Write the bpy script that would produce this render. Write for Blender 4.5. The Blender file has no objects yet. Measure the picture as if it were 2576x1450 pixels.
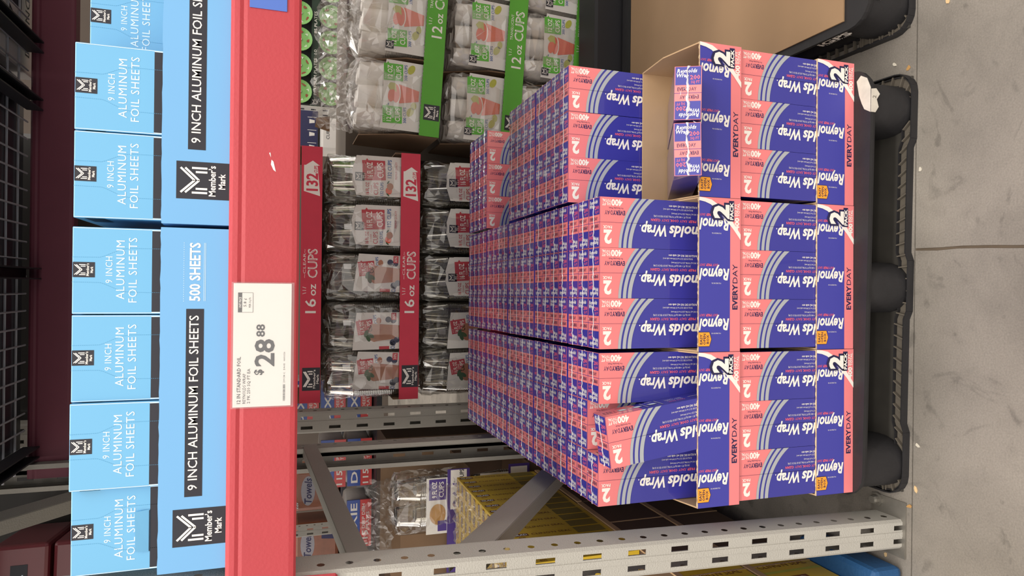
import bpy, bmesh, math, random
from mathutils import Vector, Matrix, Euler
random.seed(7)
SC = bpy.context.scene
COL = SC.collection
PI = math.pi

# ---------------------------------------------------------------- camera (phone held upright, photo stored on its side)
F_PX, PITCH, ROLL = 1710.0, 0.32427, 0.0109
CAM = Vector((0.45994, -1.26631, 1.41872))
fw = Vector((0, math.cos(PITCH), -math.sin(PITCH)))
up0 = Vector((0, math.sin(PITCH), math.cos(PITCH))); rt0 = Vector((1, 0, 0))
eu = rt0*math.cos(ROLL) + up0*math.sin(ROLL)
ev = rt0*math.sin(ROLL) - up0*math.cos(ROLL)
cd = bpy.data.cameras.new('camera'); cam = bpy.data.objects.new('camera', cd); COL.objects.link(cam)
cd.sensor_fit = 'HORIZONTAL'; cd.sensor_width = 36.0; cd.lens = F_PX/2576*36.0; cd.clip_start = 0.02
cam.matrix_world = Matrix.Translation(CAM) @ Matrix((ev, eu, -fw)).transposed().to_4x4()
SC.camera = cam

# ---------------------------------------------------------------- world, lights, exposure
w = bpy.data.worlds.new('world'); SC.world = w; w.use_nodes = True
w.node_tree.nodes['Background'].inputs[0].default_value = (1.0, 0.93, 0.86, 1)
w.node_tree.nodes['Background'].inputs[1].default_value = 1.10
vs = SC.view_settings
vs.view_transform = 'Standard'; vs.look = 'None'; vs.gamma = 1.0; vs.use_curve_mapping = False
vs.exposure = 0.32

def area(name, loc, sx, sy, power, col, rot=(0, 0, 0)):
    d = bpy.data.lights.new(name, 'AREA'); d.shape = 'RECTANGLE'; d.size = sx; d.size_y = sy
    d.energy = power; d.color = col
    o = bpy.data.objects.new(name, d); COL.objects.link(o); o.location = loc; o.rotation_euler = rot
    o['label'] = 'long ceiling strip light over the aisle'; o['category'] = 'light'; o['group'] = 'ceiling strip lights'
    return o
WARM = (1.0, 0.95, 0.885)
area('ceiling_light', (0.4, -2.6, 6.5), 9.0, 0.5, 250, WARM)
area('ceiling_light', (0.4, -5.2, 6.5), 9.0, 0.5, 130, WARM)
area('ceiling_light', (0.4, -8.5, 6.5), 9.0, 0.5, 110, WARM)
area('ceiling_light', (0.4, 4.2, 6.5), 9.0, 0.5, 240, WARM)

# ---------------------------------------------------------------- materials
def lin(h):
    if isinstance(h, str):
        h = h.lstrip('#'); c = [int(h[i:i+2], 16)/255 for i in (0, 2, 4)]
    else: c = list(h)
    return [x/12.92 if x <= 0.04045 else ((x+0.055)/1.055)**2.4 for x in c]
MATS = {}
def mat(name, col, rough=0.5, metal=0.0, var=0.0, scale=30.0, bump=0.0, bscale=120.0, coat=0.0, coatr=0.08, spec=0.5, alpha=1.0, trans=0.0):
    if name in MATS: return MATS[name]
    m = bpy.data.materials.new(name); m.use_nodes = True; nt = m.node_tree; N = nt.nodes; L = nt.links
    p = N['Principled BSDF']; c = lin(col) + [1]
    p.inputs['Base Color'].default_value = c; p.inputs['Roughness'].default_value = rough
    p.inputs['Metallic'].default_value = metal; p.inputs['Specular IOR Level'].default_value = spec
    p.inputs['Coat Weight'].default_value = coat; p.inputs['Coat Roughness'].default_value = coatr
    p.inputs['Alpha'].default_value = alpha; p.inputs['Transmission Weight'].default_value = trans
    if var > 0 or bump > 0:
        tc = N.new('ShaderNodeTexCoord'); nz = N.new('ShaderNodeTexNoise'); nz.inputs['Scale'].default_value = scale
        nz.inputs['Detail'].default_value = 4
        L.new(tc.outputs['Object'], nz.inputs['Vector'])
        if var > 0:
            mx = N.new('ShaderNodeMix'); mx.data_type = 'RGBA'
            mx.inputs[6].default_value = [x*(1-var) for x in c[:3]] + [1]
            mx.inputs[7].default_value = [min(1, x*(1+var)) for x in c[:3]] + [1]
            L.new(nz.outputs['Fac'], mx.inputs[0]); L.new(mx.outputs[2], p.inputs['Base Color'])
        if bump > 0:
            n2 = N.new('ShaderNodeTexNoise'); n2.inputs['Scale'].default_value = bscale; n2.inputs['Detail'].default_value = 3
            L.new(tc.outputs['Object'], n2.inputs['Vector'])
            b = N.new('ShaderNodeBump'); b.inputs['Strength'].default_value = bump; b.inputs['Distance'].default_value = 0.004
            L.new(n2.outputs['Fac'], b.inputs['Height']); L.new(b.outputs[0], p.inputs['Normal'])
            if coat > 0: L.new(b.outputs[0], p.inputs['Coat Normal'])
    MATS[name] = m
    return m

def film_mat(name, tint, opac=0.12, rough=0.12, gloss=0.9, f0=0.06):
    """thin clear plastic: transparent, a little milky, with fresnel gloss"""
    m = bpy.data.materials.new(name); m.use_nodes = True; nt = m.node_tree; N = nt.nodes; L = nt.links
    N.remove(N['Principled BSDF']); out = N['Material Output']
    tr = N.new('ShaderNodeBsdfTransparent'); tr.inputs[0].default_value = (0.97, 0.97, 0.97, 1)
    df = N.new('ShaderNodeBsdfDiffuse'); df.inputs[0].default_value = lin(tint) + [1]
    gl = N.new('ShaderNodeBsdfGlossy'); gl.inputs['Roughness'].default_value = rough; gl.inputs[0].default_value = (gloss, gloss, gloss, 1)
    a = N.new('ShaderNodeMixShader'); a.inputs[0].default_value = opac
    L.new(tr.outputs[0], a.inputs[1]); L.new(df.outputs[0], a.inputs[2])
    lw = N.new('ShaderNodeLayerWeight'); lw.inputs[0].default_value = 0.5
    pw = N.new('ShaderNodeMath'); pw.operation = 'POWER'; L.new(lw.outputs['Facing'], pw.inputs[0]); pw.inputs[1].default_value = 4.0
    fr = N.new('ShaderNodeMath'); fr.operation = 'MULTIPLY_ADD'; L.new(pw.outputs[0], fr.inputs[0]); fr.inputs[1].default_value = 0.8; fr.inputs[2].default_value = f0
    b = N.new('ShaderNodeMixShader'); L.new(fr.outputs[0], b.inputs[0]); L.new(a.outputs[0], b.inputs[1]); L.new(gl.outputs[0], b.inputs[2])
    L.new(b.outputs[0], out.inputs[0]); MATS[name] = m
    return m

def concrete():
    m = bpy.data.materials.new('concrete'); m.use_nodes = True; nt = m.node_tree; N = nt.nodes; L = nt.links
    p = N['Principled BSDF']; p.inputs['Roughness'].default_value = 0.55
    tc = N.new('ShaderNodeTexCoord')
    def noise(s, d, dist=0.0):
        n = N.new('ShaderNodeTexNoise'); n.inputs['Scale'].default_value = s; n.inputs['Detail'].default_value = d
        n.inputs['Distortion'].default_value = dist; L.new(tc.outputs['Object'], n.inputs['Vector']); return n
    def ramp(src, stops):
        r = N.new('ShaderNodeValToRGB'); L.new(src, r.inputs[0])
        while len(r.color_ramp.elements) < len(stops): r.color_ramp.elements.new(0.5)
        for e, (q, c) in zip(r.color_ramp.elements, stops): e.position = q; e.color = (c, c*0.975, c*0.94, 1)
        return r
    big = ramp(noise(2.2, 6, 0.6).outputs['Fac'], [(0.3, 0.165), (0.52, 0.24), (0.75, 0.30)])
    spot = ramp(noise(17, 3, 0.4).outputs['Fac'], [(0.22, 0.45), (0.34, 0.93), (0.5, 1.0)])
    fine = ramp(noise(260, 4).outputs['Fac'], [(0.3, 0.86), (0.7, 1.08)])
    scr = ramp(noise(5.5, 10, 2.2).outputs['Fac'], [(0.33, 0.72), (0.40, 1.0), (1.0, 1.0)])
    cur = big
    for r in (spot, fine, scr):
        x = N.new('ShaderNodeMix'); x.data_type = 'RGBA'; x.blend_type = 'MULTIPLY'; x.inputs[0].default_value = 1.0
        L.new(cur.outputs[2] if cur.bl_idname == 'ShaderNodeMix' else cur.outputs[0], x.inputs[6]); L.new(r.outputs[0], x.inputs[7]); cur = x
    L.new(cur.outputs[2], p.inputs['Base Color'])
    b = N.new('ShaderNodeBump'); b.inputs['Strength'].default_value = 0.25; b.inputs['Distance'].default_value = 0.002
    L.new(noise(180, 5).outputs['Fac'], b.inputs['Height']); L.new(b.outputs[0], p.inputs['Normal'])
    MATS['concrete'] = m; return m
CONC = concrete()
WHITE = mat('white_print', '#f4efe8', 0.45)
SHINYW = mat('white_gloss_print', '#f1ece4', 0.3, coat=0.6)
PBLUE = mat('foil_blue', '#353597', 0.35, coat=0.9, coatr=0.05, var=0.04, scale=8)
PPINK = mat('foil_pink', '#ea8082', 0.35, coat=0.9, coatr=0.05, var=0.03, scale=8)
PRED = mat('foil_red_pink', '#f0687c', 0.4, coat=0.5)
PSILV = mat('foil_silver', '#a9adb2', 0.35, coat=0.9, coatr=0.05)
PNAVY = mat('foil_navy', '#1d1c52', 0.4, coat=0.4)
TBLUE = mat('tray_blue', '#4040a0', 0.5, var=0.05, scale=6, coat=0.15, coatr=0.3)
TPINK = mat('tray_pink', '#eb8386', 0.5, var=0.04, scale=6, coat=0.15, coatr=0.3)
TAN = mat('cardboard_tan', '#b99a76', 0.8, var=0.10, scale=14)
TANEDGE = mat('cardboard_edge', '#cbb491', 0.85, var=0.35, scale=300)
BROWN = mat('cardboard_brown', '#7d634b', 0.85, var=0.12, scale=12)
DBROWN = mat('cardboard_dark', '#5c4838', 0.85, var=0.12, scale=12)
ORANGE = mat('orange_tag', '#f2a233', 0.5)
BLACK = mat('black_print', '#17161c', 0.45)
NAVYT = mat('navy_text', '#23204a', 0.5)
RACKRED = mat('rack_red_paint', '#b63740', 0.42, var=0.06, scale=9, coat=0.3, coatr=0.25, bump=0.10, bscale=160)
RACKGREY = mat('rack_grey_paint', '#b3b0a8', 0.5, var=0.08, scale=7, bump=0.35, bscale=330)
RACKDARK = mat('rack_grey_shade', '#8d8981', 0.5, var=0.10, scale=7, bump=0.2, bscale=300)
STEEL = mat('worn_steel', '#8c8880', 0.45, metal=0.6, var=0.25, scale=40)
PLASTIC = mat('black_plastic', '#232224', 0.55, var=0.35, scale=16, bump=0.25, bscale=60)
PFRAME = mat('grey_dusty_plastic', '#3b3833', 0.75, var=0.4, scale=18)
SHEETM = mat('cardboard_sheet_brown', '#96795a', 0.8, var=0.08, scale=10)
PDUSTY = mat('dusty_black_plastic', '#5e574d', 0.75, var=0.25, scale=30)
SKY = mat('sky_blue_carton', '#6cb2dd', 0.34, coat=0.35, coatr=0.15, var=0.03, scale=5)
SKYT = mat('sky_blue_tray', '#72aedf', 0.5, var=0.03, scale=5)
PALE = mat('pale_print', '#d8eefa', 0.45)
PERF = mat('perforation_line', '#4f9dc6', 0.6)
CHAR = mat('charcoal_print', '#23232d', 0.45)
CRED = mat('cup_tray_red', '#d83a52', 0.6, var=0.08, scale=20)
CGREEN = mat('cup_tray_green', '#5cac35', 0.6, var=0.08, scale=20)
LGREEN = mat('label_green', '#62b83f', 0.5)
LRED = mat('label_red', '#c0404a', 0.5)
LBLUE = mat('label_blue', '#3a62a0', 0.5)
LWHITE = mat('label_sheet', '#e2ded8', 0.5, var=0.06, scale=30, bump=0.5, bscale=26)
JUICE = mat('juice_orange', '#e25a38', 0.5, var=0.12, scale=60)
LIME = mat('lime_green', '#b7b74a', 0.5, var=0.15, scale=80)
SMOOTH = mat('smoothie_tan', '#b0765a', 0.5, var=0.14, scale=60)
LEAF = mat('leaf_green', '#3d5a3a', 0.5, var=0.3, scale=80)
BERRY = mat('berry_blue', '#3a3f58', 0.5, var=0.3, scale=80)
FILM = film_mat('clear_film', '#dcd8d2', 0.02, 0.08, 0.95, 0.10)
MILKY = film_mat('milky_film', '#f4efe8', 0.11, 0.10, 0.95, 0.12)
SEAM = film_mat('seam_film', '#f6f4f6', 0.62, 0.10, 0.95, 0.12)
STICK = mat('sticker_paper', '#cdc6b9', 0.7, var=0.2, scale=60)
CLEARCUP = mat('clear_cup_plastic', '#f2efe6', 0.04, trans=1.0, spec=0.6); CLEARCUP.node_tree.nodes['Principled BSDF'].inputs['IOR'].default_value = 1.35
CUPW = mat('translucent_cup', '#ebe5dc', 0.35, coat=0.3, var=0.04, scale=20)
YELLOW = mat('yellow_carton', '#d8b52e', 0.45, coat=0.5, coatr=0.12, var=0.10, scale=12)
YDARK = mat('yellow_carton_print', '#7a4a22', 0.5)
PURPLE = mat('purple_tray', '#4b3484', 0.55, var=0.08, scale=20)
BLUEPAL = mat('blue_pallet_paint', '#20507f', 0.6, var=0.2, scale=12, bump=0.3)
PAPER = mat('paper_white', '#f2eee8', 0.6)
SLEEVE = film_mat('sleeve_film', '#ffffff', 0.03, 0.05)
INK = mat('ink', '#23232c', 0.6)
DARKIRON = mat('black_iron', '#2a2a2f', 0.5, var=0.15, scale=12)
WIREM = mat('wire_grey', '#b4b4ba', 0.45)
REDPK = mat('red_package', '#6c2830', 0.4, coat=0.5, var=0.2, scale=10)

# ---------------------------------------------------------------- text, mesh builder
TXT = {}
def glyphs(s, bold=0.0, shear=0.0, spacing=1.0, res=2):
    k = (s, bold, shear, spacing, res)
    if k in TXT: return TXT[k]
    cu = bpy.data.curves.new('text_tmp', 'FONT'); cu.body = s; cu.size = 1.0; cu.offset = bold; cu.shear = shear
    cu.space_character = spacing; cu.resolution_u = res; cu.fill_mode = 'FRONT'
    o = bpy.data.objects.new('text_tmp', cu)
    me = bpy.data.meshes.new_from_object(o)
    v = [(q.co.x, q.co.y) for q in me.vertices]; f = [tuple(p.vertices) for p in me.polygons]
    bpy.data.objects.remove(o); bpy.data.meshes.remove(me); bpy.data.curves.remove(cu)
    xs = [q[0] for q in v] or [0]; x0, x1 = min(xs), max(xs)
    r = ([(a-x0, b) for a, b in v], f, x1-x0); TXT[k] = r
    return r

class Fr:
    """a flat drawing frame: origin, right, up, outward normal"""
    def __init__(s, o, u, v): s.o = Vector(o); s.u = Vector(u).normalized(); s.v = Vector(v).normalized(); s.n = s.u.cross(s.v)
    def __call__(s, a, b, h=0.0): return s.o + s.u*a + s.v*b + s.n*h
EPS = 0.00035
class MB:
    def __init__(s): s.v = []; s.f = []; s.mi = []; s.mats = []
    def m(s, mt):
        if mt not in s.mats: s.mats.append(mt)
        return s.mats.index(mt)
    def face(s, pts, mt):
        i = len(s.v); s.v += [Vector(p) for p in pts]; s.f.append(tuple(range(i, i+len(pts)))); s.mi.append(s.m(mt))
    def mesh(s, vs, fs, mt):
        i = len(s.v); s.v += [Vector(p) for p in vs]; k = s.m(mt)
        for f in fs: s.f.append(tuple(a+i for a in f)); s.mi.append(k)
    def box(s, x0, x1, y0, y1, z0, z1, mt, top=None, front=None):
        v = [(x0, y0, z0), (x1, y0, z0), (x1, y1, z0), (x0, y1, z0), (x0, y0, z1), (x1, y0, z1), (x1, y1, z1), (x0, y1, z1)]
        s.mesh(v, [(0, 3, 2, 1), (1, 2, 6, 5), (2, 3, 7, 6), (3, 0, 4, 7)], mt)
        s.mesh([v[i] for i in (4, 5, 6, 7)], [(0, 1, 2, 3)], top or mt)
        s.mesh([v[i] for i in (0, 1, 5, 4)], [(0, 1, 2, 3)], front or mt)
    def rbox(s, x0, x1, y0, y1, z0, z1, mt, b=0.003, seg=1):
        bm = bmesh.new(); bmesh.ops.create_cube(bm, size=1.0)
        for q in bm.verts: q.co = Vector((x0+(q.co.x+.5)*(x1-x0), y0+(q.co.y+.5)*(y1-y0), z0+(q.co.z+.5)*(z1-z0)))
        bmesh.ops.bevel(bm, geom=bm.edges[:], offset=b, segments=seg, affect='EDGES', profile=0.5)
        bm.verts.index_update(); s.mesh([q.co.copy() for q in bm.verts], [[q.index for q in f.verts] for f in bm.faces], mt); bm.free()
    def bar(s, a, b, wd, th, mt, side=None):
        a, b = Vector(a), Vector(b); d = (b-a).normalized(); sd = Vector(side) if side else Vector((1, 0, 0))
        sd = (sd - d*sd.dot(d)).normalized(); n = d.cross(sd)
        v = []
        for p in (a, b):
            for i, j in ((-1, -1), (1, -1), (1, 1), (-1, 1)): v.append(p + sd*wd/2*i + n*th/2*j)
        s.mesh(v, [(0, 3, 2, 1), (4, 5, 6, 7), (0, 1, 5, 4), (1, 2, 6, 5), (2, 3, 7, 6), (3, 0, 4, 7)], mt)
    def tube(s, pts, r, mt, n=6):
        pts = [Vector(p) for p in pts]; rings = []
        for i, p in enumerate(pts):
            d = (pts[min(i+1, len(pts)-1)] - pts[max(i-1, 0)]).normalized()
            x = d.orthogonal().normalized(); y = d.cross(x)
            rings.append([p + (x*math.cos(2*PI*k/n) + y*math.sin(2*PI*k/n))*r for k in range(n)])
        v = [q for rg in rings for q in rg]
        f = [(i*n+k, i*n+(k+1) % n, (i+1)*n+(k+1) % n, (i+1)*n+k) for i in range(len(pts)-1) for k in range(n)]
        f += [tuple(range(n))[::-1], tuple((len(pts)-1)*n+k for k in range(n))]
        s.mesh(v, f, mt)
    def lathe(s, prof, mt, n=20, c=(0, 0, 0), axis='Z'):
        v = []; c = Vector(c)
        for r, z in prof:
            for k in range(n):
                a = 2*PI*k/n
                p = Vector((r*math.cos(a), r*math.sin(a), z)) if axis == 'Z' else Vector((r*math.cos(a), z, r*math.sin(a)))
                v.append(c+p)
        f = [(i*n+k, i*n+(k+1) % n, (i+1)*n+(k+1) % n, (i+1)*n+k) for i in range(len(prof)-1) for k in range(n)]
        s.mesh(v, f, mt)
    def prism(s, poly, z0, z1, mt, fr=None):
        """2D polygon (ccw) extruded along frame normal"""
        fr = fr or Fr((0, 0, 0), (1, 0, 0), (0, 1, 0)); n = len(poly)
        v = [fr(a, b, z0) for a, b in poly] + [fr(a, b, z1) for a, b in poly]
        f = [tuple(range(n))[::-1], tuple(range(n, 2*n))] + [(i, (i+1) % n, n+(i+1) % n, n+i) for i in range(n)]
        s.mesh(v, f, mt)
    def poly(s, fr, pts, mt, lay=1): s.face([fr(a, b, EPS*lay) for a, b in pts], mt)
    def rect(s, fr, a0, b0, a1, b1, mt, lay=1): s.poly(fr, [(a0, b0), (a1, b0), (a1, b1), (a0, b1)], mt, lay)
    def disc(s, fr, a, b, r, mt, lay=1, n=20, ry=None, rot=0.0):
        ry = ry or r; cr, sr = math.cos(rot), math.sin(rot)
        s.poly(fr, [(a + cr*r*math.cos(t) - sr*ry*math.sin(t), b + sr*r*math.cos(t) + cr*ry*math.sin(t)) for t in [2*PI*k/n for k in range(n)]], mt, lay)
    def text(s, fr, t, a, b, size, mt, lay=2, bold=0.0, shear=0.0, sx=1.0, al='L', width=None, spacing=1.0, rot=0.0, res=2):
        """cap height = size (bfont caps are ~0.69 em)"""
        v, f, wd = glyphs(t, bold, shear, spacing, res); k = size/0.69
        if width: sx = width/(wd*k) if wd else 1
        off = {'L': 0, 'C': -wd*k*sx/2, 'R': -wd*k*sx}[al]; c, q = math.cos(rot), math.sin(rot)
        P = []
        for x, y in v:
            x = x*k*sx+off; y = y*k
            P.append(fr(a + c*x - q*y, b + q*x + c*y, EPS*lay))
        s.mesh(P, f, mt)
    def build(s, name, parent=None, smooth=False):
        me = bpy.data.meshes.new(name); me.from_pydata([tuple(p) for p in s.v], [], s.f)
        for x in s.mats: me.materials.append(x)
        me.polygons.foreach_set('material_index', s.mi)
        if smooth: me.polygons.foreach_set('use_smooth', [True]*len(s.f))
        me.update()
        o = bpy.data.objects.new(name, me); COL.objects.link(o)
        if parent: o.parent = parent
        return o

def tag(o, label, cat, group=None, kind=None):
    o['label'] = label; o['category'] = cat
    if group: o['group'] = group
    if kind: o['kind'] = kind
    return o
def thing(name, label, cat, loc=(0, 0, 0), rot=(0, 0, 0), group=None):
    o = bpy.data.objects.new(name, None); COL.objects.link(o); o.location = loc; o.rotation_euler = rot
    o.empty_display_size = 0.05
    return tag(o, label, cat, group)
def struct(o): o['kind'] = 'structure'; return o
def link(name, me, parent): 
    o = bpy.data.objects.new(name, me); COL.objects.link(o); o.parent = parent; return o
def dup(root, loc=None, rot=None, label=None):
    r = root.copy(); COL.objects.link(r)
    if loc is not None: r.location = loc
    if rot is not None: r.rotation_euler = rot
    if label: r['label'] = label
    for ch in list(root.children):
        c = ch.copy(); COL.objects.link(c); c.parent = r
        for g in list(ch.children):
            d = g.copy(); COL.objects.link(d); d.parent = c
    return r
def front(x, y, z): return Fr((x, y, z), (1, 0, 0), (0, 0, 1))

def mm_logo(b, fr, cx, cy, wd, ht, lay=1, words=True):
    """black badge with a double-stroke M and two words"""
    b.rect(fr, cx-wd/2, cy-ht/2, cx+wd/2, cy+ht/2, CHAR, lay)
    mw = wd*0.66; mh = ht*(0.5 if words else 0.7); mx = cx; top = cy+ht*0.42; t = wd*0.027
    def stroke(p, q, th):
        d = Vector((q[0]-p[0], q[1]-p[1])); n = Vector((-d.y, d.x)).normalized()*th
        b.poly(fr, [(p[0]-n.x, p[1]-n.y), (q[0]-n.x, q[1]-n.y), (q[0]+n.x, q[1]+n.y), (p[0]+n.x, p[1]+n.y)], WHITE, lay+1)
    for k, dy in enumerate((0, 0.17*mh, 0.34*mh)):
        if k == 2: continue
        for sgn in (-1, 1): stroke((mx+sgn*mw/2, top-dy), (mx, top-0.52*mh-dy), t)
    for sgn in (-1, 1):
        for dx in (0.5, 0.34): stroke((mx+sgn*mw*dx, top-mh*0.42-(0.5-dx)*mh*0.9), (mx+sgn*mw*dx, top-mh), t)
    if words:
        b.text(fr, "Member's", cx, cy-ht*0.235, ht*0.125, WHITE, lay+1, bold=0.02, al='C', width=wd*0.82)
        b.text(fr, 'Mark', cx, cy-ht*0.42, ht*0.125, WHITE, lay+1, bold=0.02, al='C', width=wd*0.42)

# ================================================================ the setting: floor, far wall
fl = MB(); fl.box(-7, 9, -9, 9, -0.06, -0.005, mat('joint_dirt', '#6a5d4e', 0.9, var=0.3, scale=20)); floor = struct(fl.build('floor'))
def slab(pts):
    s = MB(); s.prism(pts, -0.0049, 0.0, CONC); return s.build('slab', floor)
jx0, jx1 = 0.5625, 0.553
slab([(-7, -9), (jx1-0.06, -9), (jx1-0.003, -0.35), (jx1, -0.27), (jx1+0.003, -0.22), (jx0-0.004, -0.15), (jx0-0.006, -0.10), (jx0-0.0035, -0.0435), (-7, -0.0435)])
slab([(jx1-0.054, -9), (9, -9), (9, -0.0435), (jx0+0.002, -0.0435), (jx0+0.001, -0.11), (jx0+0.002, -0.16), (jx1+0.009, -0.23), (jx1+0.006, -0.28), (jx1+0.004, -0.35)])
slab([(-7, -0.0405), (9, -0.0405), (9, 9), (-7, 9)])
wb = MB(); wb.box(-7, 9, 8.4, 8.6, 0, 6, mat('far_wall_paint', '#4a4038', 0.8, var=0.3, scale=1.5)); struct(wb.build('wall_back'))

# ================================================================ rack uprights, beams, decks
def perforated_post(name, label, x0, x1, yf, depth, z0, z1, mt, facing=-1, lean=0.0, holes='right', seamz=()):
    """C-section post: slotted web at yf, flanges with round holes running back by depth (facing -1 = web toward the aisle)"""
    t = thing(name, label, 'rack post', (x0, yf, 0), (0, lean, 0)); wd = x1-x0; th = 0.0025; sg = -facing
    pitch = 0.1016; cx = [wd*0.27, wd*0.73]; sw = 0.0115; sh = 0.042; rc = 0.006
    w_ = MB()
    zs = []; z = z0-0.016
    while z+sh < z1: zs.append(z); z += pitch
    def pane(a0, a1, b0, b1):
        y0, y1 = (0, th) if sg > 0 else (-th, 0); w_.box(a0, a1, y0, y1, b0, b1, mt)
    e = [rc, cx[0]-sw/2, cx[0]+sw/2, cx[1]-sw/2, cx[1]+sw/2, wd-rc]
    for i in (0, 2, 4): pane(e[i], e[i+1], z0, z1)
    for c in (1, 3):
        p = z0
        for q in zs:
            if q > p: pane(e[c], e[c+1], p, q)
            p = q+sh
        pane(e[c], e[c+1], p, z1)
    w_.box(wd/2-0.006, wd/2+0.006, -0.0012 if sg > 0 else -0.0025, 0.001, z0, z1, mt)     # rolled rib
    w_.build('web', t)
    fp = 0.0508; n = int((z1-z0)/fp)
    for sx, nm in ((0, 'flange'), (wd, 'flange')):
        f = MB(); d = 1 if sx else -1
        xin = sx-d*rc
        f.face([(xin, 0, z0), (sx, sg*rc, z0), (sx, sg*rc, z1), (xin, 0, z1)], mt)
        yc = sg*(rc+depth*0.32); r = 0.0075
        ya, yb = sg*rc, sg*(2*(rc+depth*0.32)-rc)
        for k in range(n+1):
            za = z0+k*fp; zb = min(za+fp, z1); zc = za+fp/2
            if zb-za < fp*0.9: f.face([(sx, ya, za), (sx, yb, za), (sx, yb, zb), (sx, ya, zb)], mt); continue
            out = [(ya, za), (yc, za), (yb, za), (yb, zc), (yb, zb), (yc, zb), (ya, zb), (ya, zc)]
            inn = [(yc+sg*r*math.cos(a), zc+r*1.0*math.sin(a)) for a in [-3*PI/4+PI/4*i for i in range(8)]]
            for i in range(8):
                j = (i+1) % 8; f.face([(sx,)+out[i], (sx,)+out[j], (sx,)+inn[j], (sx,)+inn[i]], mt)
        f.box(sx-(0.0025 if d > 0 else 0), sx+(0 if d > 0 else 0.0025), min(yb, sg*depth), max(yb, sg*depth), z0, z1, mt)
        f.box(min(sx, sx-d*0.014), max(sx, sx-d*0.014), sg*depth-0.0012, sg*depth+0.0012, z0, z1, mt)
        f.build('flange', t)
    return t
fp_ = perforated_post('rack_post', 'light grey slotted rack post at the lower left, nearest the aisle', -0.157, -0.087, -0.02, 0.078, 0.006, 3.0, RACKGREY, -1, 0.030)
b = MB(); b.box(-0.022, 0.112, -0.008, 0.092, 0, 0.006, STEEL); b.build('base_plate', fp_)
b = MB(); b.lathe([(0.0, 0.0255), (0.009, 0.0255), (0.011, 0.02), (0.011, 0.0105), (0.017, 0.0105), (0.017, 0.006)], STEEL, 10, (0.098, 0.074, 0)); b.build('anchor_bolt', fp_)
b = MB(); b.rbox(0.012, 0.068, -0.010, -0.0015, 1.325, 1.392, RACKRED, 0.004)
b.lathe([(0.0, -0.0155), (0.006, -0.0145), (0.008, -0.010)], STEEL, 10, (0.030, 0, 1.342), 'Y'); b.build('beam_clip', fp_)
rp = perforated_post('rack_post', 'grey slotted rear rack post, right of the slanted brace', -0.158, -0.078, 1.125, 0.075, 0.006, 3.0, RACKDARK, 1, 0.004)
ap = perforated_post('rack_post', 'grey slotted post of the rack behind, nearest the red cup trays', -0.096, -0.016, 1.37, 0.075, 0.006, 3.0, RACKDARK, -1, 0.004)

def channel(name, label, a, c, wd, dp, mt):
    """open C-shaped strut between two points, wide face toward +X"""
    t = thing(name, label, 'rack brace', a); a = Vector((0, 0, 0)); c = Vector(c)-t.location
    m = MB(); d = c.normalized(); sd = Vector((1, 0, 0)); n = d.cross(sd).normalized()
    off = n*wd*0.25
    m.bar(a, c, dp, 0.003, mt, (1, 0, 0)); m.bar(a+n*wd, c+n*wd, dp, 0.003, mt, (1, 0, 0))
    m.build('flange', t)
    k = MB(); k.bar(a+n*wd/2+sd*dp/2, c+n*wd/2+sd*dp/2, 0.003, wd, mt, (1, 0, 0)); k.build('web', t)
    return t
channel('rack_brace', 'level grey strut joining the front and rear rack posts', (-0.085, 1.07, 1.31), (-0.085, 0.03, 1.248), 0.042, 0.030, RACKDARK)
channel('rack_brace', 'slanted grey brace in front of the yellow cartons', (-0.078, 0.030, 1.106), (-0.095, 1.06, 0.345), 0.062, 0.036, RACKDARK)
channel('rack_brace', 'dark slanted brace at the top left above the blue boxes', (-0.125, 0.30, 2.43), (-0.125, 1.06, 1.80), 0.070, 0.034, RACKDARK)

def beam(name, label, x0, x1, y0, y1, z0, z1, mt=RACKRED):
    t = thing(name, label, 'shelf beam', (x0, y0, z0)); m = MB(); L = x1-x0; H = z1-z0; D = y1-y0
    pr = [(0.004, 0), (D, 0), (D, H-0.03), (D-0.018, H-0.03), (D-0.018, H), (0.006, H), (0.001, H-0.006), (0, H-0.014), (0.0015, H-0.020), (0, H-0.026), (0, 0.012), (0.001, 0.004)]
    m.prism(pr, 0, L, mt, Fr((0, 0, 0), (0, 1, 0), (0, 0, 1))); m.build('bar', t)
    return t
fb = beam('shelf_beam', 'red shelf beam carrying the white price card', -0.12, 2.6, -0.05, 0.0, 1.394, 1.506)
s = MB(); fr = front(0.12, 0, -1.394)
for pts in ([(0.652, 1.433), (0.669, 1.437), (0.672, 1.440), (0.664, 1.441), (0.655, 1.437)], [(0.676, 1.441), (0.684, 1.442), (0.683, 1.444)]): s.poly(fr, pts, PAPER, 1)
s.build('paint_scratch', fb)
beam('shelf_beam', 'red rear shelf beam high up behind the wire deck', -0.12, 2.6, 1.085, 1.13, 2.017, 2.131, mat('shaded_red_paint', '#6b3040', 0.6, var=0.1, scale=12))  # rack red darkened here: the beam's shade is put into its colour
beam('shelf_beam', 'red rear beam hidden behind the front shelf beam', -0.12, 2.6, 1.085, 1.13, 1.394, 1.490)
beam('shelf_beam', 'red front beam of the top shelf above the view', -0.12, 2.6, -0.05, 0.0, 2.030, 2.142)
m = MB(); m.box(-0.1, 2.6, -0.03, 1.11, 1.491, 1.503, DARKIRON); tag(m.build('shelf_deck'), 'dark shelf deck under the blue foil sheet boxes', 'shelf deck')

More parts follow.
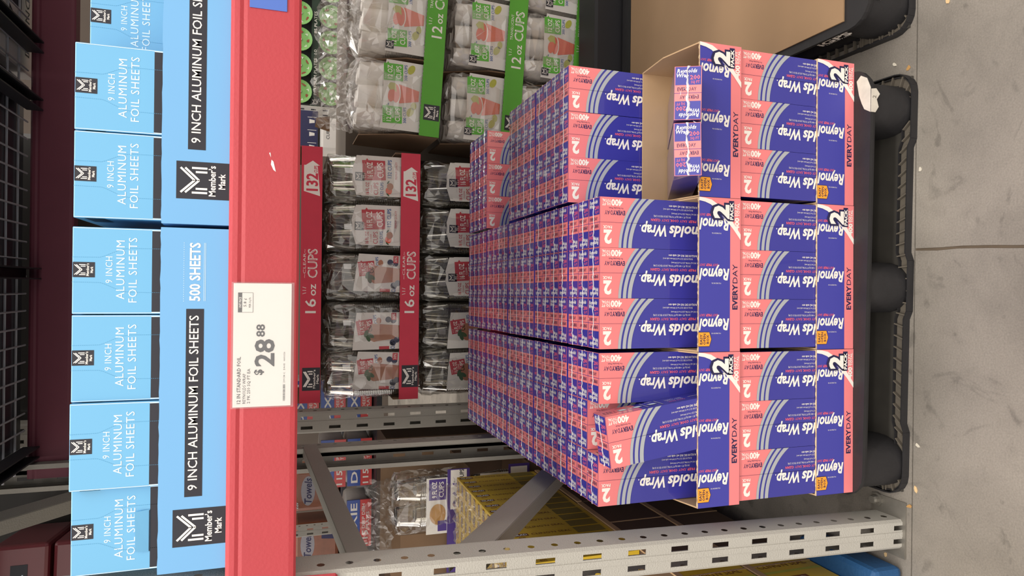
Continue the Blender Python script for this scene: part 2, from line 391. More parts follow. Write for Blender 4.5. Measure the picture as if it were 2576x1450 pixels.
# wire deck of the shelf above
wd_ = thing('wire_deck', 'dark welded wire shelf deck seen from below at the top', 'wire deck', (0, 0, 2.142))
me_l = None
for k, y in enumerate([0.10+0.086*i for i in range(12)]):
    m = MB(); m.tube([(-0.1, y, 0.006), (2.6, y, 0.006)], 0.0032, WIREM, 5); m.build('cross_wire', wd_)
m = MB(); m.tube([(0, -0.02, 0), (0, 1.10, 0)], 0.0028, WIREM, 5); o = m.build('long_wire', wd_); o.location = (-0.08, 0, 0.0); wm = o.data
for k in range(1, 46): link('long_wire', wm, wd_).location = (-0.08+0.0508*k, 0, 0)
m = MB(); m.box(-0.017, 0.017, 0.0, 1.082, -0.006, -0.003, DARKIRON); m.box(-0.017, -0.013, 0.0, 1.082, -0.045, -0.006, DARKIRON); m.box(0.013, 0.017, 0.0, 1.082, -0.045, -0.006, DARKIRON)
o = m.build('support_bar', wd_); o.location = (-0.04, 0, 0)
for x in (0.487, 0.985, 1.155, 1.66, 2.2): link('support_bar', o.data, wd_).location = (x, 0, 0)

# goods on the upper deck, seen through the wires; then added light-blocking loads
m = MB(); m.rbox(-0.05, 1.07, 0.06, 1.12, 2.152, 2.75, mat('dark_shrink_wrap', '#26242a', 0.35, var=0.4, scale=9, coat=0.4), 0.02); tag(m.build('wrapped_or_added_load'), 'dark shrink-wrapped load standing on the wire deck', 'load')
t = thing('carton', 'pale printed carton lying on the wire deck, top right', 'carton', (1.085, 0.55, 2.152))
m = MB(); m.rbox(0, 0.75, 0, 0.65, 0, 0.25, mat('pale_carton', '#e0dcd6', 0.6, var=0.15, scale=10), 0.004); m.build('body', t)
m = MB(); fr = Fr((0, 0.65, 0), (1, 0, 0), (0, -1, 0))
m.text(fr, 'VE STX', 0.05, 0.13, 0.10, INK, 1, bold=0.02, width=0.55); m.text(fr, 'DO NOT STACK', 0.05, 0.06, 0.035, INK, 1, width=0.4); m.build('lettering', t)
m = MB(); m.rbox(-1.6, 0.98, 1.50, 2.6, 1.56, 3.2, mat('light_block_dark', '#2a2826', 0.4, var=0.3, scale=5, coat=0.3), 0.02); tag(m.build('wrapped_or_added_load'), 'dark load added to block light, high on the rack behind', 'load')  # added block that keeps light from behind off the top left
m = MB(); m.rbox(-1.7, -0.25, 0.05, 1.0, 2.62, 3.3, mat('light_block_dark2', '#262422', 0.4, var=0.3, scale=5), 0.02); tag(m.build('wrapped_or_added_load'), 'unseen dark load added to block light above the red packages', 'load')  # unseen block added to shade the upper left corner
m = MB(); m.box(-1.7, -0.2, 0.0, 1.1, 2.58, 2.61, DARKIRON); tag(m.build('shelf_deck'), 'dark deck of the next bay above the red packages', 'shelf deck')
# red packages in the next bay, upper left
rg = 'red shrink-wrapped packages at the upper left'
for k, (x, y, z, wx) in enumerate([(-0.60, 1.15, 1.93, 0.26), (-0.88, 1.15, 1.93, 0.26), (-0.60, 1.15, 2.095, 0.26), (-0.88, 1.15, 2.095, 0.26)]):
    t = thing('package', ['lower right', 'lower left', 'upper right', 'upper left'][k]+' red package of four in the dark upper left corner', 'package', (x, y, z), (0, 0, 0.1), rg)
    m = MB(); m.rbox(0, wx, 0, 0.3, 0, 0.155, REDPK, 0.012, 2); m.build('body', t)
    m = MB(); fr = front(0, -0.001, 0); m.rect(fr, 0.02, 0.055, 0.2, 0.1, CHAR, 1)
    for q in range(4): m.rect(fr, 0.03+q*0.04, 0.066, 0.05+q*0.04, 0.07, PALE, 2)
    m.build('printed_band', t)
m = MB(); m.box(-1.2, -0.2, 1.1, 1.49, 1.90, 1.925, DARKIRON); tag(m.build('shelf_deck'), 'dark deck under the red packages at upper left', 'shelf deck')

# ================================================================ plastic pallets
def pallet(label, loc, rz):
    t = thing('pallet', label, 'pallet', loc, (0, 0, rz), 'black plastic pallets'); W_, D_ = 1.016, 1.219
    def rr(x0, x1, y0, y1, r, n=5):
        P = []
        for cx, cy, a0 in ((x1-r, y0+r, -PI/2), (x1-r, y1-r, 0), (x0+r, y1-r, PI/2), (x0+r, y0+r, PI)):
            P += [(cx+r*math.cos(a0+PI/2*i/n), cy+r*math.sin(a0+PI/2*i/n)) for i in range(n+1)]
        return P
    m = MB(); m.prism(rr(0.008, W_-0.008, 0.004, D_-0.008, 0.055), 0.124, 0.141, PLASTIC); m.prism(rr(0.004, W_-0.004, 0.0, D_-0.004, 0.058), 0.133, 0.1415, PLASTIC); m.build('deck', t)
    for ix, cx in enumerate((0.075, 0.50, W_-0.085)):
        for iy, cy in enumerate((0.084, D_/2, D_-0.084)):
            m = MB(); n = 24; rx, ry = (0.062, 0.080)
            P = [(1.0, 0.0), (1.0, 0.03), (0.985, 0.08), (0.97, 0.1265)]
            v = []
            for sc, z in P:
                for k in range(n):
                    a = 2*PI*k/n; ca, sa = math.cos(a), math.sin(a)
                    v.append((cx+sc*rx*math.copysign(abs(ca)**0.85, ca), cy+sc*ry*math.copysign(abs(sa)**0.85, sa), 0.006+z*0.94))
            m.mesh(v, [(i*n+k, i*n+(k+1) % n, (i+1)*n+(k+1) % n, (i+1)*n+k) for i in range(3) for k in range(n)], PLASTIC)
            m.build('leg', t, True)
    m = MB()
    for x0, x1, y0, y1 in ((0.0, W_, 0.012, 0.13), (0, W_, D_-0.13, D_-0.012), (0.012, 0.14, 0.1, D_-0.1), (W_-0.14, W_-0.012, 0.1, D_-0.1), (0.44, 0.57, 0.1, D_-0.1)):
        m.box(x0+0.01, x1-0.01, y0, y1, 0.0, 0.006, PFRAME)
    m.build('bottom_frame', t)
    # wavy double lip with ribs along the front edge
    def path(off):
        q = 0.008; X = [(0.05, 0), (0.155, 0), (0.175, q), (0.425, q), (0.445, 0), (0.565, 0), (0.585, q), (0.835, q), (0.855, 0), (W_-0.05, 0)]
        P = [(x, y+off) for x, y in X]; r = 0.05-off
        L_ = [(0.05-r*math.cos(a), 0.05-r*math.sin(a)) for a in [PI/2*i/5 for i in range(5)]]
        R_ = [(W_-0.05+r*math.sin(a), 0.05-r*math.cos(a)) for a in [PI/2*i/5 for i in range(1, 6)]]
        return [(L_[0][0], 0.16)] + L_ + P + R_ + [(R_[-1][0], 0.16)]
    for off, h in ((0.0, 0.019), (0.006, 0.013), (0.028, 0.015)):
        m = MB(); P = path(off)
        for a, c in zip(P, P[1:]): m.bar((a[0], a[1], h/2), (c[0], c[1], h/2), 0.0026, h, PLASTIC, (c[1]-a[1]+1e-6, -(c[0]-a[0]), 0))
        m.build('lip', t)
    A, Bp = path(0.004), path(0.028)
    m = MB()
    for i in range(len(A)-1): m.face([(A[i][0], A[i][1], 0.0075), (A[i+1][0], A[i+1][1], 0.0075), (Bp[i+1][0], Bp[i+1][1], 0.0075), (Bp[i][0], Bp[i][1], 0.0075)], PDUSTY)
    m.build('dusty_trough', t)
    m = MB(); m.box(-0.013, 0.013, -0.0015, 0.0015, 0, 0.013, PDUSTY); rib = None
    def at(P, s_):
        for a, c in zip(P, P[1:]):
            l = math.hypot(c[0]-a[0], c[1]-a[1])
            if s_ <= l: return (a[0]+(c[0]-a[0])*s_/l, a[1]+(c[1]-a[1])*s_/l)
            s_ -= l
        return P[-1]
    la = sum(math.hypot(c[0]-a[0], c[1]-a[1]) for a, c in zip(A, A[1:])); lb = sum(math.hypot(c[0]-a[0], c[1]-a[1]) for a, c in zip(Bp, Bp[1:]))
    NR = 44
    for k in range(NR):
        u = (k+0.5)/NR; a, c = at(A, u*la), at(Bp, u*lb); mid = ((a[0]+c[0])/2, (a[1]+c[1])/2)
        if rib is None: o = m.build('rib', t); rib = o.data
        else: o = link('rib', rib, t)
        o.location = (mid[0], mid[1], 0.003); o.rotation_euler = (0, 0, math.atan2(c[1]-a[1], c[0]-a[0]))
    m = MB()
    for y in [0.05+0.03*i for i in range(38)]: m.box(0.004, 0.03, y, y+0.003, 0.004, 0.014, PDUSTY)
    m.box(0.0, 0.003, 0.05, D_-0.05, 0, 0.018, PLASTIC); m.box(0.03, 0.033, 0.05, D_-0.05, 0, 0.014, PLASTIC); m.build('side_lip', t)
    m = MB(); m.box(0.12, W_-0.12, 0.14, 0.15, 0.006, 0.124, PLASTIC); m.box(0.14, 0.15, 0.15, D_-0.15, 0.006, 0.124, PLASTIC); m.build('inner_wall', t)
    return t
pal = pallet('black plastic pallet under the foil boxes, ribbed bottom rim', (-0.030, -0.0305, 0), -0.0155)
m = MB(); q = [(0.905, 0.129), (0.918, 0.120), (0.935, 0.126), (0.948, 0.117), (0.960, 0.128), (0.958, 0.1416), (0.905, 0.1416)]
m.prism(q, 0.0, 0.0012, STICK, front(0, -0.0005, 0)); m.text(front(0, -0.0018, 0), '2', 0.94, 0.1285, 0.010, STEEL, 1, al='C')
q2 = [(0.905, 0.0005), (0.962, 0.001), (0.986, 0.012), (0.996, 0.03), (0.985, 0.042), (0.95, 0.034), (0.93, 0.026), (0.915, 0.018)]
m.prism(q2, 0.1416, 0.1422, STICK); m.build('torn_sticker', pal)
pal2 = pallet('black plastic pallet at the right, carrying only a cardboard sheet', (1.085, -0.036, 0), 0.0)
m = MB(); fs = Fr((0.0078, 1.2, 0.0), (0, -1, 0), (0, 0, 1))
m.text(fs, 'iGPS', 1.07, 0.106, 0.021, WHITE, 1, bold=0.03, width=0.10, al='C'); m.text(fs, 'PROPERTY OF', 1.07, 0.131, 0.006, WHITE, 1, al='C'); m.text(fs, 'LOGISTICS', 1.07, 0.1005, 0.004, WHITE, 1, al='C', width=0.08); m.build('lettering', pal2)
m = MB(); m.prism([(0.058, 0.102), (0.075, 0.098), (0.115, 0.101), (0.116, 0.128), (0.09, 0.130), (0.06, 0.129)], 0, 0.0012, STICK, front(0, 0.004, 0))
for k in range(4):
    for j in range(3): m.rect(front(0, 0.0027, 0), 0.064+k*0.012, 0.106+j*0.008, 0.072+k*0.012, 0.1072+j*0.008, INK, 1)
m.build('torn_sticker', pal2)
m = MB(); m.box(1.112, 2.10, 0.035, 1.10, 0.1425, 0.1465, SHEETM); tag(m.build('cardboard_sheet'), 'tan cardboard sheet lying on the right-hand pallet', 'cardboard')
pal3 = pallet('black plastic pallet at the back under the green cup trays', (1.02, 1.40, 0), 0.0)
pal4 = pallet('black plastic pallet at the back under the red cup trays', (-0.005, 1.47, 0), 0.0)
m = MB(); m.rbox(1.12, 2.08, 1.20, 1.37, 0.0, 0.25, mat('dark_panel', '#1b1a1e', 0.6, var=0.2, scale=6), 0.01); tag(m.build('dark_crate'), 'dark low crate behind the cardboard sheet', 'crate')

# ================================================================ foil two-packs on the pallet
YW = 0.010245
def S(x, y, z):
    """stack coordinates (left front bottom corner of the load) to the room"""
    dx, dy = x-CAM.x, y-CAM.y; c, q = math.cos(YW), math.sin(YW)
    return Vector((CAM.x+c*dx-q*dy, CAM.y+q*dx+c*dy, z+0.1422))
PW, PD, PH = 0.1094, 0.0545, 0.311
LH, TD, TW, RD = 0.318, 0.2296, 0.338, 0.0556
# --- shared meshes of one pack (origin: middle of the front bottom edge)
c0 = MB(); c0.box(0, 0.0545, 0, PD, 0, PH, PBLUE); cart = c0.build('carton_tmp')
# end print on top: pink border and band, blue field, names
def end_print(flip):
    m = MB()
    # right carton: letters stand toward +X and read toward the front; the left one is turned round
    fr = Fr((0, PD, PH), (0, -1, 0), (1, 0, 0)) if not flip else Fr((0, 0, PH), (0, 1, 0), (-1, 0, 0))
    m.rect(fr, 0.0003, 0.0005, PD-0.0003, 0.0545, PPINK, 1)
    m.rect(fr, 0.0016, 0.0165, PD-0.0016, 0.0535, PBLUE, 2)
    m.text(fr, 'EVERY', 0.006, 0.0045, 0.0072, PNAVY, 3, bold=0.012, width=0.0215, res=1)
    m.text(fr, 'DAY', 0.0285, 0.0045, 0.0072, PNAVY, 3, width=0.0150, res=1)
    m.text(fr, 'Reynolds', 0.005, 0.0415, 0.0078, SHINYW, 3, bold=0.02, shear=0.2, width=0.040, res=1)
    m.text(fr, 'Wrap', 0.004, 0.0325, 0.0078, SHINYW, 3, bold=0.02, shear=0.2, width=0.0245, res=1)
    m.text(fr, '200', 0.031, 0.0275, 0.0085, PRED, 3, bold=0.02, width=0.020, res=1)
    m.text(fr, 'SQ FT', 0.033, 0.0195, 0.0052, PRED, 3, bold=0.01, width=0.017, res=1)
    return m.build('end_tmp')
endR, endL = end_print(False), end_print(True)
# front print, letters run upward; frame a = up the box, b = toward the left
def front_print():
    m = MB(); fr = Fr((PW/2, 0, 0), (0, 0, 1), (-1, 0, 0)); CA, CB = 0.0955, 0.112; N_ = 14
    def arc(r, i): q = 0.110*i/N_; return (CA+math.sqrt(max(0, r*r-(q-CB)**2)), min(q, PW))
    outer = [arc(0.171, i) for i in range(N_+1)]
    m.poly(fr, outer+[(PH, PW), (PH, 0)], PPINK, 1)
    for r0, r1 in ((0.171, 0.1645), (0.160, 0.152), (0.148, 0.139)):
        for i in range(N_): m.poly(fr, [arc(r1, i), arc(r0, i), arc(r0, i+1), arc(r1, i+1)], PSILV, 2)
    m.text(fr, 'Reynolds', 0.014, 0.0570, 0.0235, SHINYW, 2, bold=0.030, shear=0.24, width=0.127)
    m.text(fr, 'Wrap', 0.148, 0.0570, 0.0235, SHINYW, 2, bold=0.030, shear=0.24, width=0.063)
    m.disc(fr, 0.2135, 0.0590, 0.0015, SHINYW, 2, 8)
    x = 0.050
    for t, bd, wd in (('EASY', 0.0, 0.018), ('PREP.', 0.025, 0.022), ('EASY', 0, 0.018), ('COOK.', 0.025, 0.023), ('EASY', 0, 0.018), ('CLEAN', 0.025, 0.024)):
        m.text(fr, t, x, 0.0425, 0.0054, PRED, 2, bold=bd, width=wd, res=1); x += wd+0.0028
    m.text(fr, '200 SQ. FT. = 400 SQ FT TOTAL (133.33 YDS X 12 IN)', 0.180, 0.0345, 0.0040, SHINYW, 2, al='R', width=0.095, res=1)
    m.text(fr, '2 X 18.5 m2 TOTAL (121.9 m X 304 mm)', 0.135, 0.0275, 0.0036, SHINYW, 2, al='R', width=0.072, res=1)
    m.text(fr, 'ROLLOS DE 121.9 m X 304 mm cada uno)', 0.156, 0.0185, 0.0037, SHINYW, 2, al='R', width=0.076, res=1)
    m.text(fr, '2 ROLLOS DE 18.5 m2 cada uno', 0.142, 0.0110, 0.0046, SHINYW, 2, al='R', bold=0.02, width=0.078, res=1)
    m.text(fr, '400', 0.2575, 0.0050, 0.0130, SHINYW, 2, bold=0.04, width=0.027)
    m.text(fr, 'SQ FT', 0.2855, 0.0125, 0.0058, SHINYW, 2, bold=0.03, width=0.0205, res=1)
    m.text(fr, 'TOTAL', 0.2855, 0.0050, 0.0056, SHINYW, 2, bold=0.03, width=0.0205, res=1)
    m.text(fr, 'For Everyday Meals', 0.256, 0.0220, 0.0034, PNAVY, 2, width=0.034, res=1)
    m.text(fr, 'EVERY', 0.251, 0.0290, 0.0092, PNAVY, 2, bold=0.025, width=0.030, res=1)
    m.text(fr, 'DAY', 0.282, 0.0290, 0.0092, PNAVY, 2, width=0.018, res=1)
    m.text(fr, 'PACK', 0.2825, 0.0620, 0.0062, SHINYW, 2, bold=0.03, width=0.0215, res=1)
    m.text(fr, '2', 0.283, 0.0725, 0.0275, SHINYW, 2, bold=0.045, width=0.0195)
    m.rect(fr, 0.0, 0.0545, PH, 0.0550, PNAVY, 3)
    return m.build('front_tmp')
frontp = front_print()
# narrow right-hand side with the three use pictures
def side_print():
    m = MB(); fr = Fr((PW/2, PD, 0), (0, 0, 1), (0, -1, 0))
    m.rect(fr, 0.222, 0.0, PH, PD, PPINK, 1)
    for k, t in enumerate(('WRAP', 'LINE', 'COVER')):
        a = 0.170+k*0.036
        m.rect(fr, a-0.003, 0.006, a, 0.046, PSILV, 2); m.text(fr, t, a+0.006, 0.006, 0.005, PNAVY if k else SHINYW, 2, res=1, width=0.018)
        m.disc(fr, a+0.016, 0.028, 0.012, PSILV, 2, 14, 0.007); m.disc(fr, a+0.016, 0.029, 0.008, PALE, 3, 12, 0.004)
    m.text(fr, '75 pounds', 0.275, 0.034, 0.006, PNAVY, 2, width=0.03, res=1); m.text(fr, '1,554', 0.275, 0.022, 0.009, PNAVY, 2, width=0.028, res=1)
    for k in range(3): m.text(fr, ('EASY PREP.', 'EASY COOK.', 'EASY CLEAN.')[k], 0.11, 0.036-k*0.009, 0.0055, SHINYW if k else PRED, 2, width=0.042, res=1)
    m.text(fr, '100% Recycled Aluminum', 0.02, 0.025, 0.006, SHINYW, 2, width=0.075, res=1)
    return m.build('side_tmp')
sidep = side_print()
# wrinkled shrink film seam across the top
def seam(k):
    r = random.Random(k); m = MB(); n = 16; P = []
    for i in range(n+1):
        x = -PW/2+PW*i/n; y = PD*0.5+r.uniform(-0.0028, 0.0028); wd = r.uniform(0.0008, 0.0030); z = PH+0.0016+r.uniform(0, 0.0010)
        P.append(((x, y-wd, z), (x, y, z+0.0010), (x, y+wd, z)))
    for a, c in zip(P, P[1:]):
        for i in (0, 1): m.face([a[i], a[i+1], c[i+1], c[i]], SEAM)
    for q in range(5):
        x = r.uniform(-1, 1)*PW/2; y = r.uniform(0.004, PD-0.004); l = r.uniform(0.006, 0.016); a = r.uniform(0, PI)
        m.face([(x, y, PH+0.0016), (x+l*math.cos(a), y+l*math.sin(a)*0.6, PH+0.0020), (x+l*math.cos(a+.2)*.6, y+l*math.sin(a+.25)*0.4, PH+0.0022)], SEAM)
    # gathered film ears at both ends
    for sg in (-1, 1): m.face([(sg*PW/2, PD*0.35, PH-0.004), (sg*PW/2, PD*0.65, PH-0.004), (sg*(PW/2+0.0005), PD*0.5+r.uniform(-.004, .004), PH+0.0016)], SEAM)
    return m.build('seam_tmp')
seams = [seam(k) for k in range(4)]
DATA = {k: o.data for k, o in (('c', cart), ('r', endR), ('l', endL), ('f', frontp), ('s', sidep))}; SEAMS = [o.data for o in seams]
for o in [cart, endR, endL, frontp, sidep]+seams: bpy.data.objects.remove(o)
ORD = ['first', 'second', 'third', 'fourth', 'fifth', 'sixth', 'seventh', 'eighth', 'ninth', 'tenth', 'eleventh', 'twelfth', 'thirteenth', 'fourteenth', 'fifteenth', 'sixteenth', 'seventeenth', 'eighteenth', 'nineteenth', 'twentieth']
GF = 'pink and blue foil two-packs on the pallet'
npk = 0
def pack(loc, rot, label, full=False, side=False, top=True):
    global npk
    t = thing('foil_two_pack', label, 'foil box', loc, rot, GF); npk += 1
    a = link('carton', DATA['c'], t); a.location = (0.0001, 0, 0); c = link('carton', DATA['c'], t); c.location = (-0.0546, 0, 0)
    if top:
        link('end_print', DATA['r'], a); 
        e = link('end_print', DATA['l'], c); e.location = (0.0546, 0, 0); link('film_seam', SEAMS[npk % 4], t)
    if full: link('front_print', DATA['f'], t)
    if side: link('side_print', DATA['s'], t)
    return t
rnd = random.Random(3)
def colx(j): return (j//3)*TW+0.0065+PW/2+(j % 3)*0.1099-0.0004
def rowy(r): return (r//4)*TD+0.0040+(r % 4)*RD
for j in range(9):
    for r in range(20):
        if j < 6 and r == 0: continue
        if j == 1 and r == 1: continue
        if j >= 6 and not (4 <= r <= 11 or r >= 16): continue
        p = S(colx(j)+rnd.uniform(-.0004, .0004)+((r//4) % 2)*0.0006, rowy(r)+rnd.uniform(-.0003, .0003), LH+0.0032)
        fullp = (j < 6 and (r == 1 or (j == 1 and r == 2))) or (j >= 6 and r in (4, 16))
        row_from = r-0
        pack(p, (0, 0, YW+rnd.uniform(-.002, .002)), 'foil two-pack, upper layer, %s column from the left, %s row back' % (ORD[j], ORD[r]), fullp, j in (0, 1) and r < 3)
for j in range(9):
    pack(S(colx(j), rowy(0)+0.0005, 0.0032), (0, 0, YW), 'foil two-pack in the front of the lower layer, %s from the left' % ORD[j], True)
for r in range(1, 20):
    pack(S(colx(0), rowy(r), 0.0032), (0, 0, YW), 'foil two-pack in the lower layer, leftmost column, %s row back' % ORD[r], False, False, False)
m = MB()
for t_ in range(5):
    for tx in range(3):
        y0 = t_*TD+0.004+(RD if t_ == 0 else 0); y1 = t_*TD+0.004+4*RD-0.001; x0 = tx*TW+0.0065+(0.1105 if tx == 0 else 0)
        m.box(x0, tx*TW+0.3345, y0, y1, 0.0032, 0.0032+PH, PBLUE)
o = m.build('foil_packs_inside'); o.matrix_world = Matrix.Translation(S(0, 0, 0)) @ Matrix.Rotation(YW, 4, 'Z'); tag(o, 'foil packs hidden inside the lower layer of the load', 'foil boxes', None, 'stuff')
# leaning pack and two packs lying in the emptied tray
pack(S(0.196, 0.0038, LH+0.011), (0, -0.135, YW), 'foil two-pack leaning to the left in the front left tray', True, True)
AL = math.radians(29.0)
for x, rz, lb in ((0.752, 0.03, 'foil two-pack lying in the opened tray, left of the two'), (0.880, -0.02, 'foil two-pack lying in the opened tray, right of the two')):
    pack(S(x, 0.192, LH+0.0045), (PI/2-AL, 0, YW+rz), lb, True, True)

# ---------------------------------------------------------------- printed display trays
def tray_art():
    m = MB(); fr = front(0, 0, 0); H = 0.107
    m.rect(fr, 0, 0, TW-0.001, 0.0265, TPINK, 1)
    lo = [(0.3295, H), (0.327, 0.092), (0.322, 0.078), (0.309, 0.060), (0.293, 0.043), (0.270, 0.020), (0.246, 0.0)]
    hi = [(TW-0.001, H), (0.3355, 0.092), (0.332, 0.075), (0.322, 0.058), (0.304, 0.038), (0.2845, 0.020), (0.2585, 0.0)]
    for i in range(6):
        m.poly(fr, [lo[i+1], hi[i+1], hi[i], lo[i]], SHINYW, 4)
    for i in range(6): m.poly(fr, [hi[i+1], (TW-0.001, hi[i+1][1]), (TW-0.001, hi[i][1]), hi[i]], TPINK, 4)
    fv = Fr((0, 0, 0), (0, 0, 1), (-1, 0, 0))
    for k in range(3):
        x = 0.062+k*0.1095
        m.text(fv, 'Reynol', 0.0285, -x-0.0095, 0.0240, SHINYW, 2, bold=0.030, shear=0.24, width=0.078)
        m.text(fv, 'FOIL MADE IN USA', 0.050, -x+0.0205, 0.0028, SHINYW, 2, width=0.024, res=1)
        m.text(fv, 'EASY', 0.058, -x-0.0205, 0.0052, PRED, 2, width=0.014, res=1); m.text(fv, 'PREP.', 0.074, -x-0.0205, 0.0052, PRED, 2, bold=0.025, width=0.016, res=1); m.text(fv, 'EASY', 0.092, -x-0.0205, 0.0052, PRED, 2, width=0.013, res=1)
    m.text(fr, 'EVERY', 0.092, 0.0075, 0.0125, NAVYT, 2, bold=0.03, width=0.056); m.text(fr, 'DAY', 0.150, 0.0075, 0.0125, NAVYT, 2, width=0.042)
    m.text(fr, '400', 0.268, 0.0045, 0.011, SHINYW, 5, bold=0.04, width=0.027); m.text(fr, 'SQ FT', 0.298, 0.0105, 0.0056, SHINYW, 5, bold=0.02, width=0.028); m.text(fr, 'TOTAL', 0.298, 0.0035, 0.0056, SHINYW, 5, bold=0.02, width=0.030)
    m.text(fr, '2', 0.307, 0.031, 0.040, NAVYT, 5, bold=0.13, al='C', width=0.040); m.text(fr, '2', 0.307, 0.0325, 0.037, SHINYW, 6, bold=0.05, al='C', width=0.031)
    m.rect(fr, 0.2865, 0.0175, 0.3315, 0.031, NAVYT, 5); m.text(fr, 'PACK', 0.309, 0.0200, 0.0082, SHINYW, 6, bold=0.04, al='C', width=0.039)
    m.poly(fr, [(0.0115, H), (0.0115, 0.079), (0.0275, 0.0735), (0.0435, 0.079), (0.0435, H)], NAVYT, 2)
    m.poly(fr, [(0.0125, H), (0.0125, 0.0797), (0.0275, 0.0747), (0.0425, 0.0797), (0.0425, H)], ORANGE, 3)
    for k, t in enumerate(('EASY', 'OPEN', 'BOX')): m.text(fr, t, 0.0275, 0.0975-k*0.0083, 0.0058, NAVYT, 4, bold=0.015, al='C', width=(0.0215, 0.024, 0.019)[k], res=1)
    return m.build('tray_art')
ta = tray_art(); TART = ta.data; bpy.data.objects.remove(ta)
def wavy_edge(x0, x1, h, k):
    """torn corrugated rim"""
    r = random.Random(k); m = MB(); n = 60; pts = []
    for i in range(n+1):
        x = x0+(x1-x0)*i/n; pts.append((x, h+r.uniform(-0.0009, 0.0011)))
    for a, c in zip(pts, pts[1:]): m.face([(a[0], -0.0002, h-0.0012), (c[0], -0.0002, h-0.0012), (c[0], -0.0002, c[1]), (a[0], -0.0002, a[1])], TANEDGE); m.face([(a[0], -0.0002, a[1]), (c[0], -0.0002, c[1]), (c[0], 0.0032, c[1]), (a[0], 0.0032, a[1])], TANEDGE)
    return m
def tray(tx, ty, layer, label, art=True, inner=True, hb=0.107):
    t = thing('display_tray', label, 'cardboard tray', S(tx*TW+0.0005, ty*TD, layer*LH), (0, 0, YW), 'printed foil display trays'); W2 = TW-0.001; H = 0.107; D2 = TD-0.001
    m = MB(); m.box(0.003, W2-0.003, 0.003, D2-0.003, 0, 0.003, TAN); m.build('floor_panel', t)
    m = MB(); m.box(0, W2, 0, 0.003, 0, H, TAN, front=TBLUE); m.build('front_panel', t)
    m = MB(); m.box(0.003, W2-0.003, D2-0.003, D2, 0.0, hb, TAN); m.build('back_panel', t)
    for x0 in (0, W2-0.003):
        m = MB(); P = [(0.003, 0), (D2, 0), (D2, hb), (D2*0.5, hb if ty else H+0.022), (D2*0.22, H+0.010), (0.003, H)]
        m.prism(P, 0, 0.003, TAN, Fr((x0, 0, 0), (0, 1, 0), (0, 0, 1))); m.build('side_panel', t)
        if art and x0 == 0: 
            m = MB(); m.rect(Fr((0, D2, 0), (0, -1, 0), (0, 0, 1)), 0, 0, D2, 0.026, TPINK, 1); m.rect(Fr((0, D2, 0), (0, -1, 0), (0, 0, 1)), 0, 0.026, D2, H, TBLUE, 1); m.build('side_print', t)
    if art:
        link('printed_front', TART, t); wavy_edge(0, W2, H, tx*7+layer).build('torn_edge', t)
    return t
PLC = ['left', 'middle', 'right']
for tx in range(3):
    tray(tx, 0, 0, '%s printed tray at the front of the lower layer' % PLC[tx])
    tray(tx, 0, 1, '%s printed tray at the front of the upper layer' % PLC[tx] + (', opened and nearly empty' if tx == 2 else ''), hb=0.118 if tx == 2 else 0.107)
    for ty in range(1, 5):
        if tx == 2 and ty == 3: continue
        tray(tx, ty, 1, 'upper layer printed tray, %s stack, %s tray back' % (PLC[tx], ORD[ty]), art=(tx == 2 and ty == 1))

# ================================================================ blue foil sheet boxes and their trays on the shelf
def blue_art():
    m = MB(); fr = front(0, 0, 0); W2 = 0.1405; H = 0.229
    mm_logo(m, fr, 0.0715, H-0.0165, 0.0245, 0.031)
    for t, z, s_, wd in (('9 INCH', 0.1735, 0.0098, 0.043), ('ALUMINUM', 0.1560, 0.0122, 0.096), ('FOIL SHEETS', 0.1380, 0.0122, 0.106)):
        m.text(fr, t, 0.072, z-0.0015, s_, PALE, 1, al='C', width=wd, spacing=1.12)
    m.rect(fr, 0.003, 0.080, W2-0.003, 0.1145, CHAR, 1)
    m.rect(fr, 0.0025, 0.080, 0.0035, 0.1145, PALE, 2); m.rect(fr, W2-0.0035, 0.080, W2-0.0025, 0.1145, PALE, 2)
    for sg in (-1, 1):
        P = [(0.0715+sg*0.020, H), (0.0715+sg*0.0205, 0.19), (0.0715+sg*0.0225, 0.184), (0.0715+sg*0.034, 0.160), (0.0715+sg*0.036, 0.145), (0.0715+sg*0.0362, 0.10)]
        for a, c in zip(P, P[1:]):
            l = math.hypot(c[0]-a[0], c[1]-a[1]); n = max(2, int(l/0.0028))
            for i in range(n):
                u0, u1 = i/n, (i+0.6)/n; p = (a[0]+(c[0]-a[0])*u0, a[1]+(c[1]-a[1])*u0); q = (a[0]+(c[0]-a[0])*u1, a[1]+(c[1]-a[1])*u1); d = 0.0003
                m.poly(fr, [(p[0]-d, p[1]), (p[0]+d, p[1]), (q[0]+d, q[1]), (q[0]-d, q[1])], PERF, 1)
    # thin light folds of the carton edge
    for x in (0.0012, W2-0.0022): m.rect(fr, x, 0.0, x+0.001, H-0.002, PALE, 1)
    return m
m = MB(); m.rbox(0, 0.1405, 0, 0.272, 0, 0.229, SKY, 0.0016, 2); bb = m.build('blue_tmp'); BB = bb.data; bpy.data.objects.remove(bb)
o = blue_art().build('blue_art'); BA = o.data; bpy.data.objects.remove(o)
ms = MB(); ms.rect(Fr((0, 0.27, 0), (0, -1, 0), (0, 0, 1)), 0.20, 0.185, 0.269, 0.214, CHAR, 1); o = ms.build('bs'); BS = o.data; bpy.data.objects.remove(o)
Z0 = 1.5065
GB = 'blue boxes of aluminum foil sheets on the shelf'
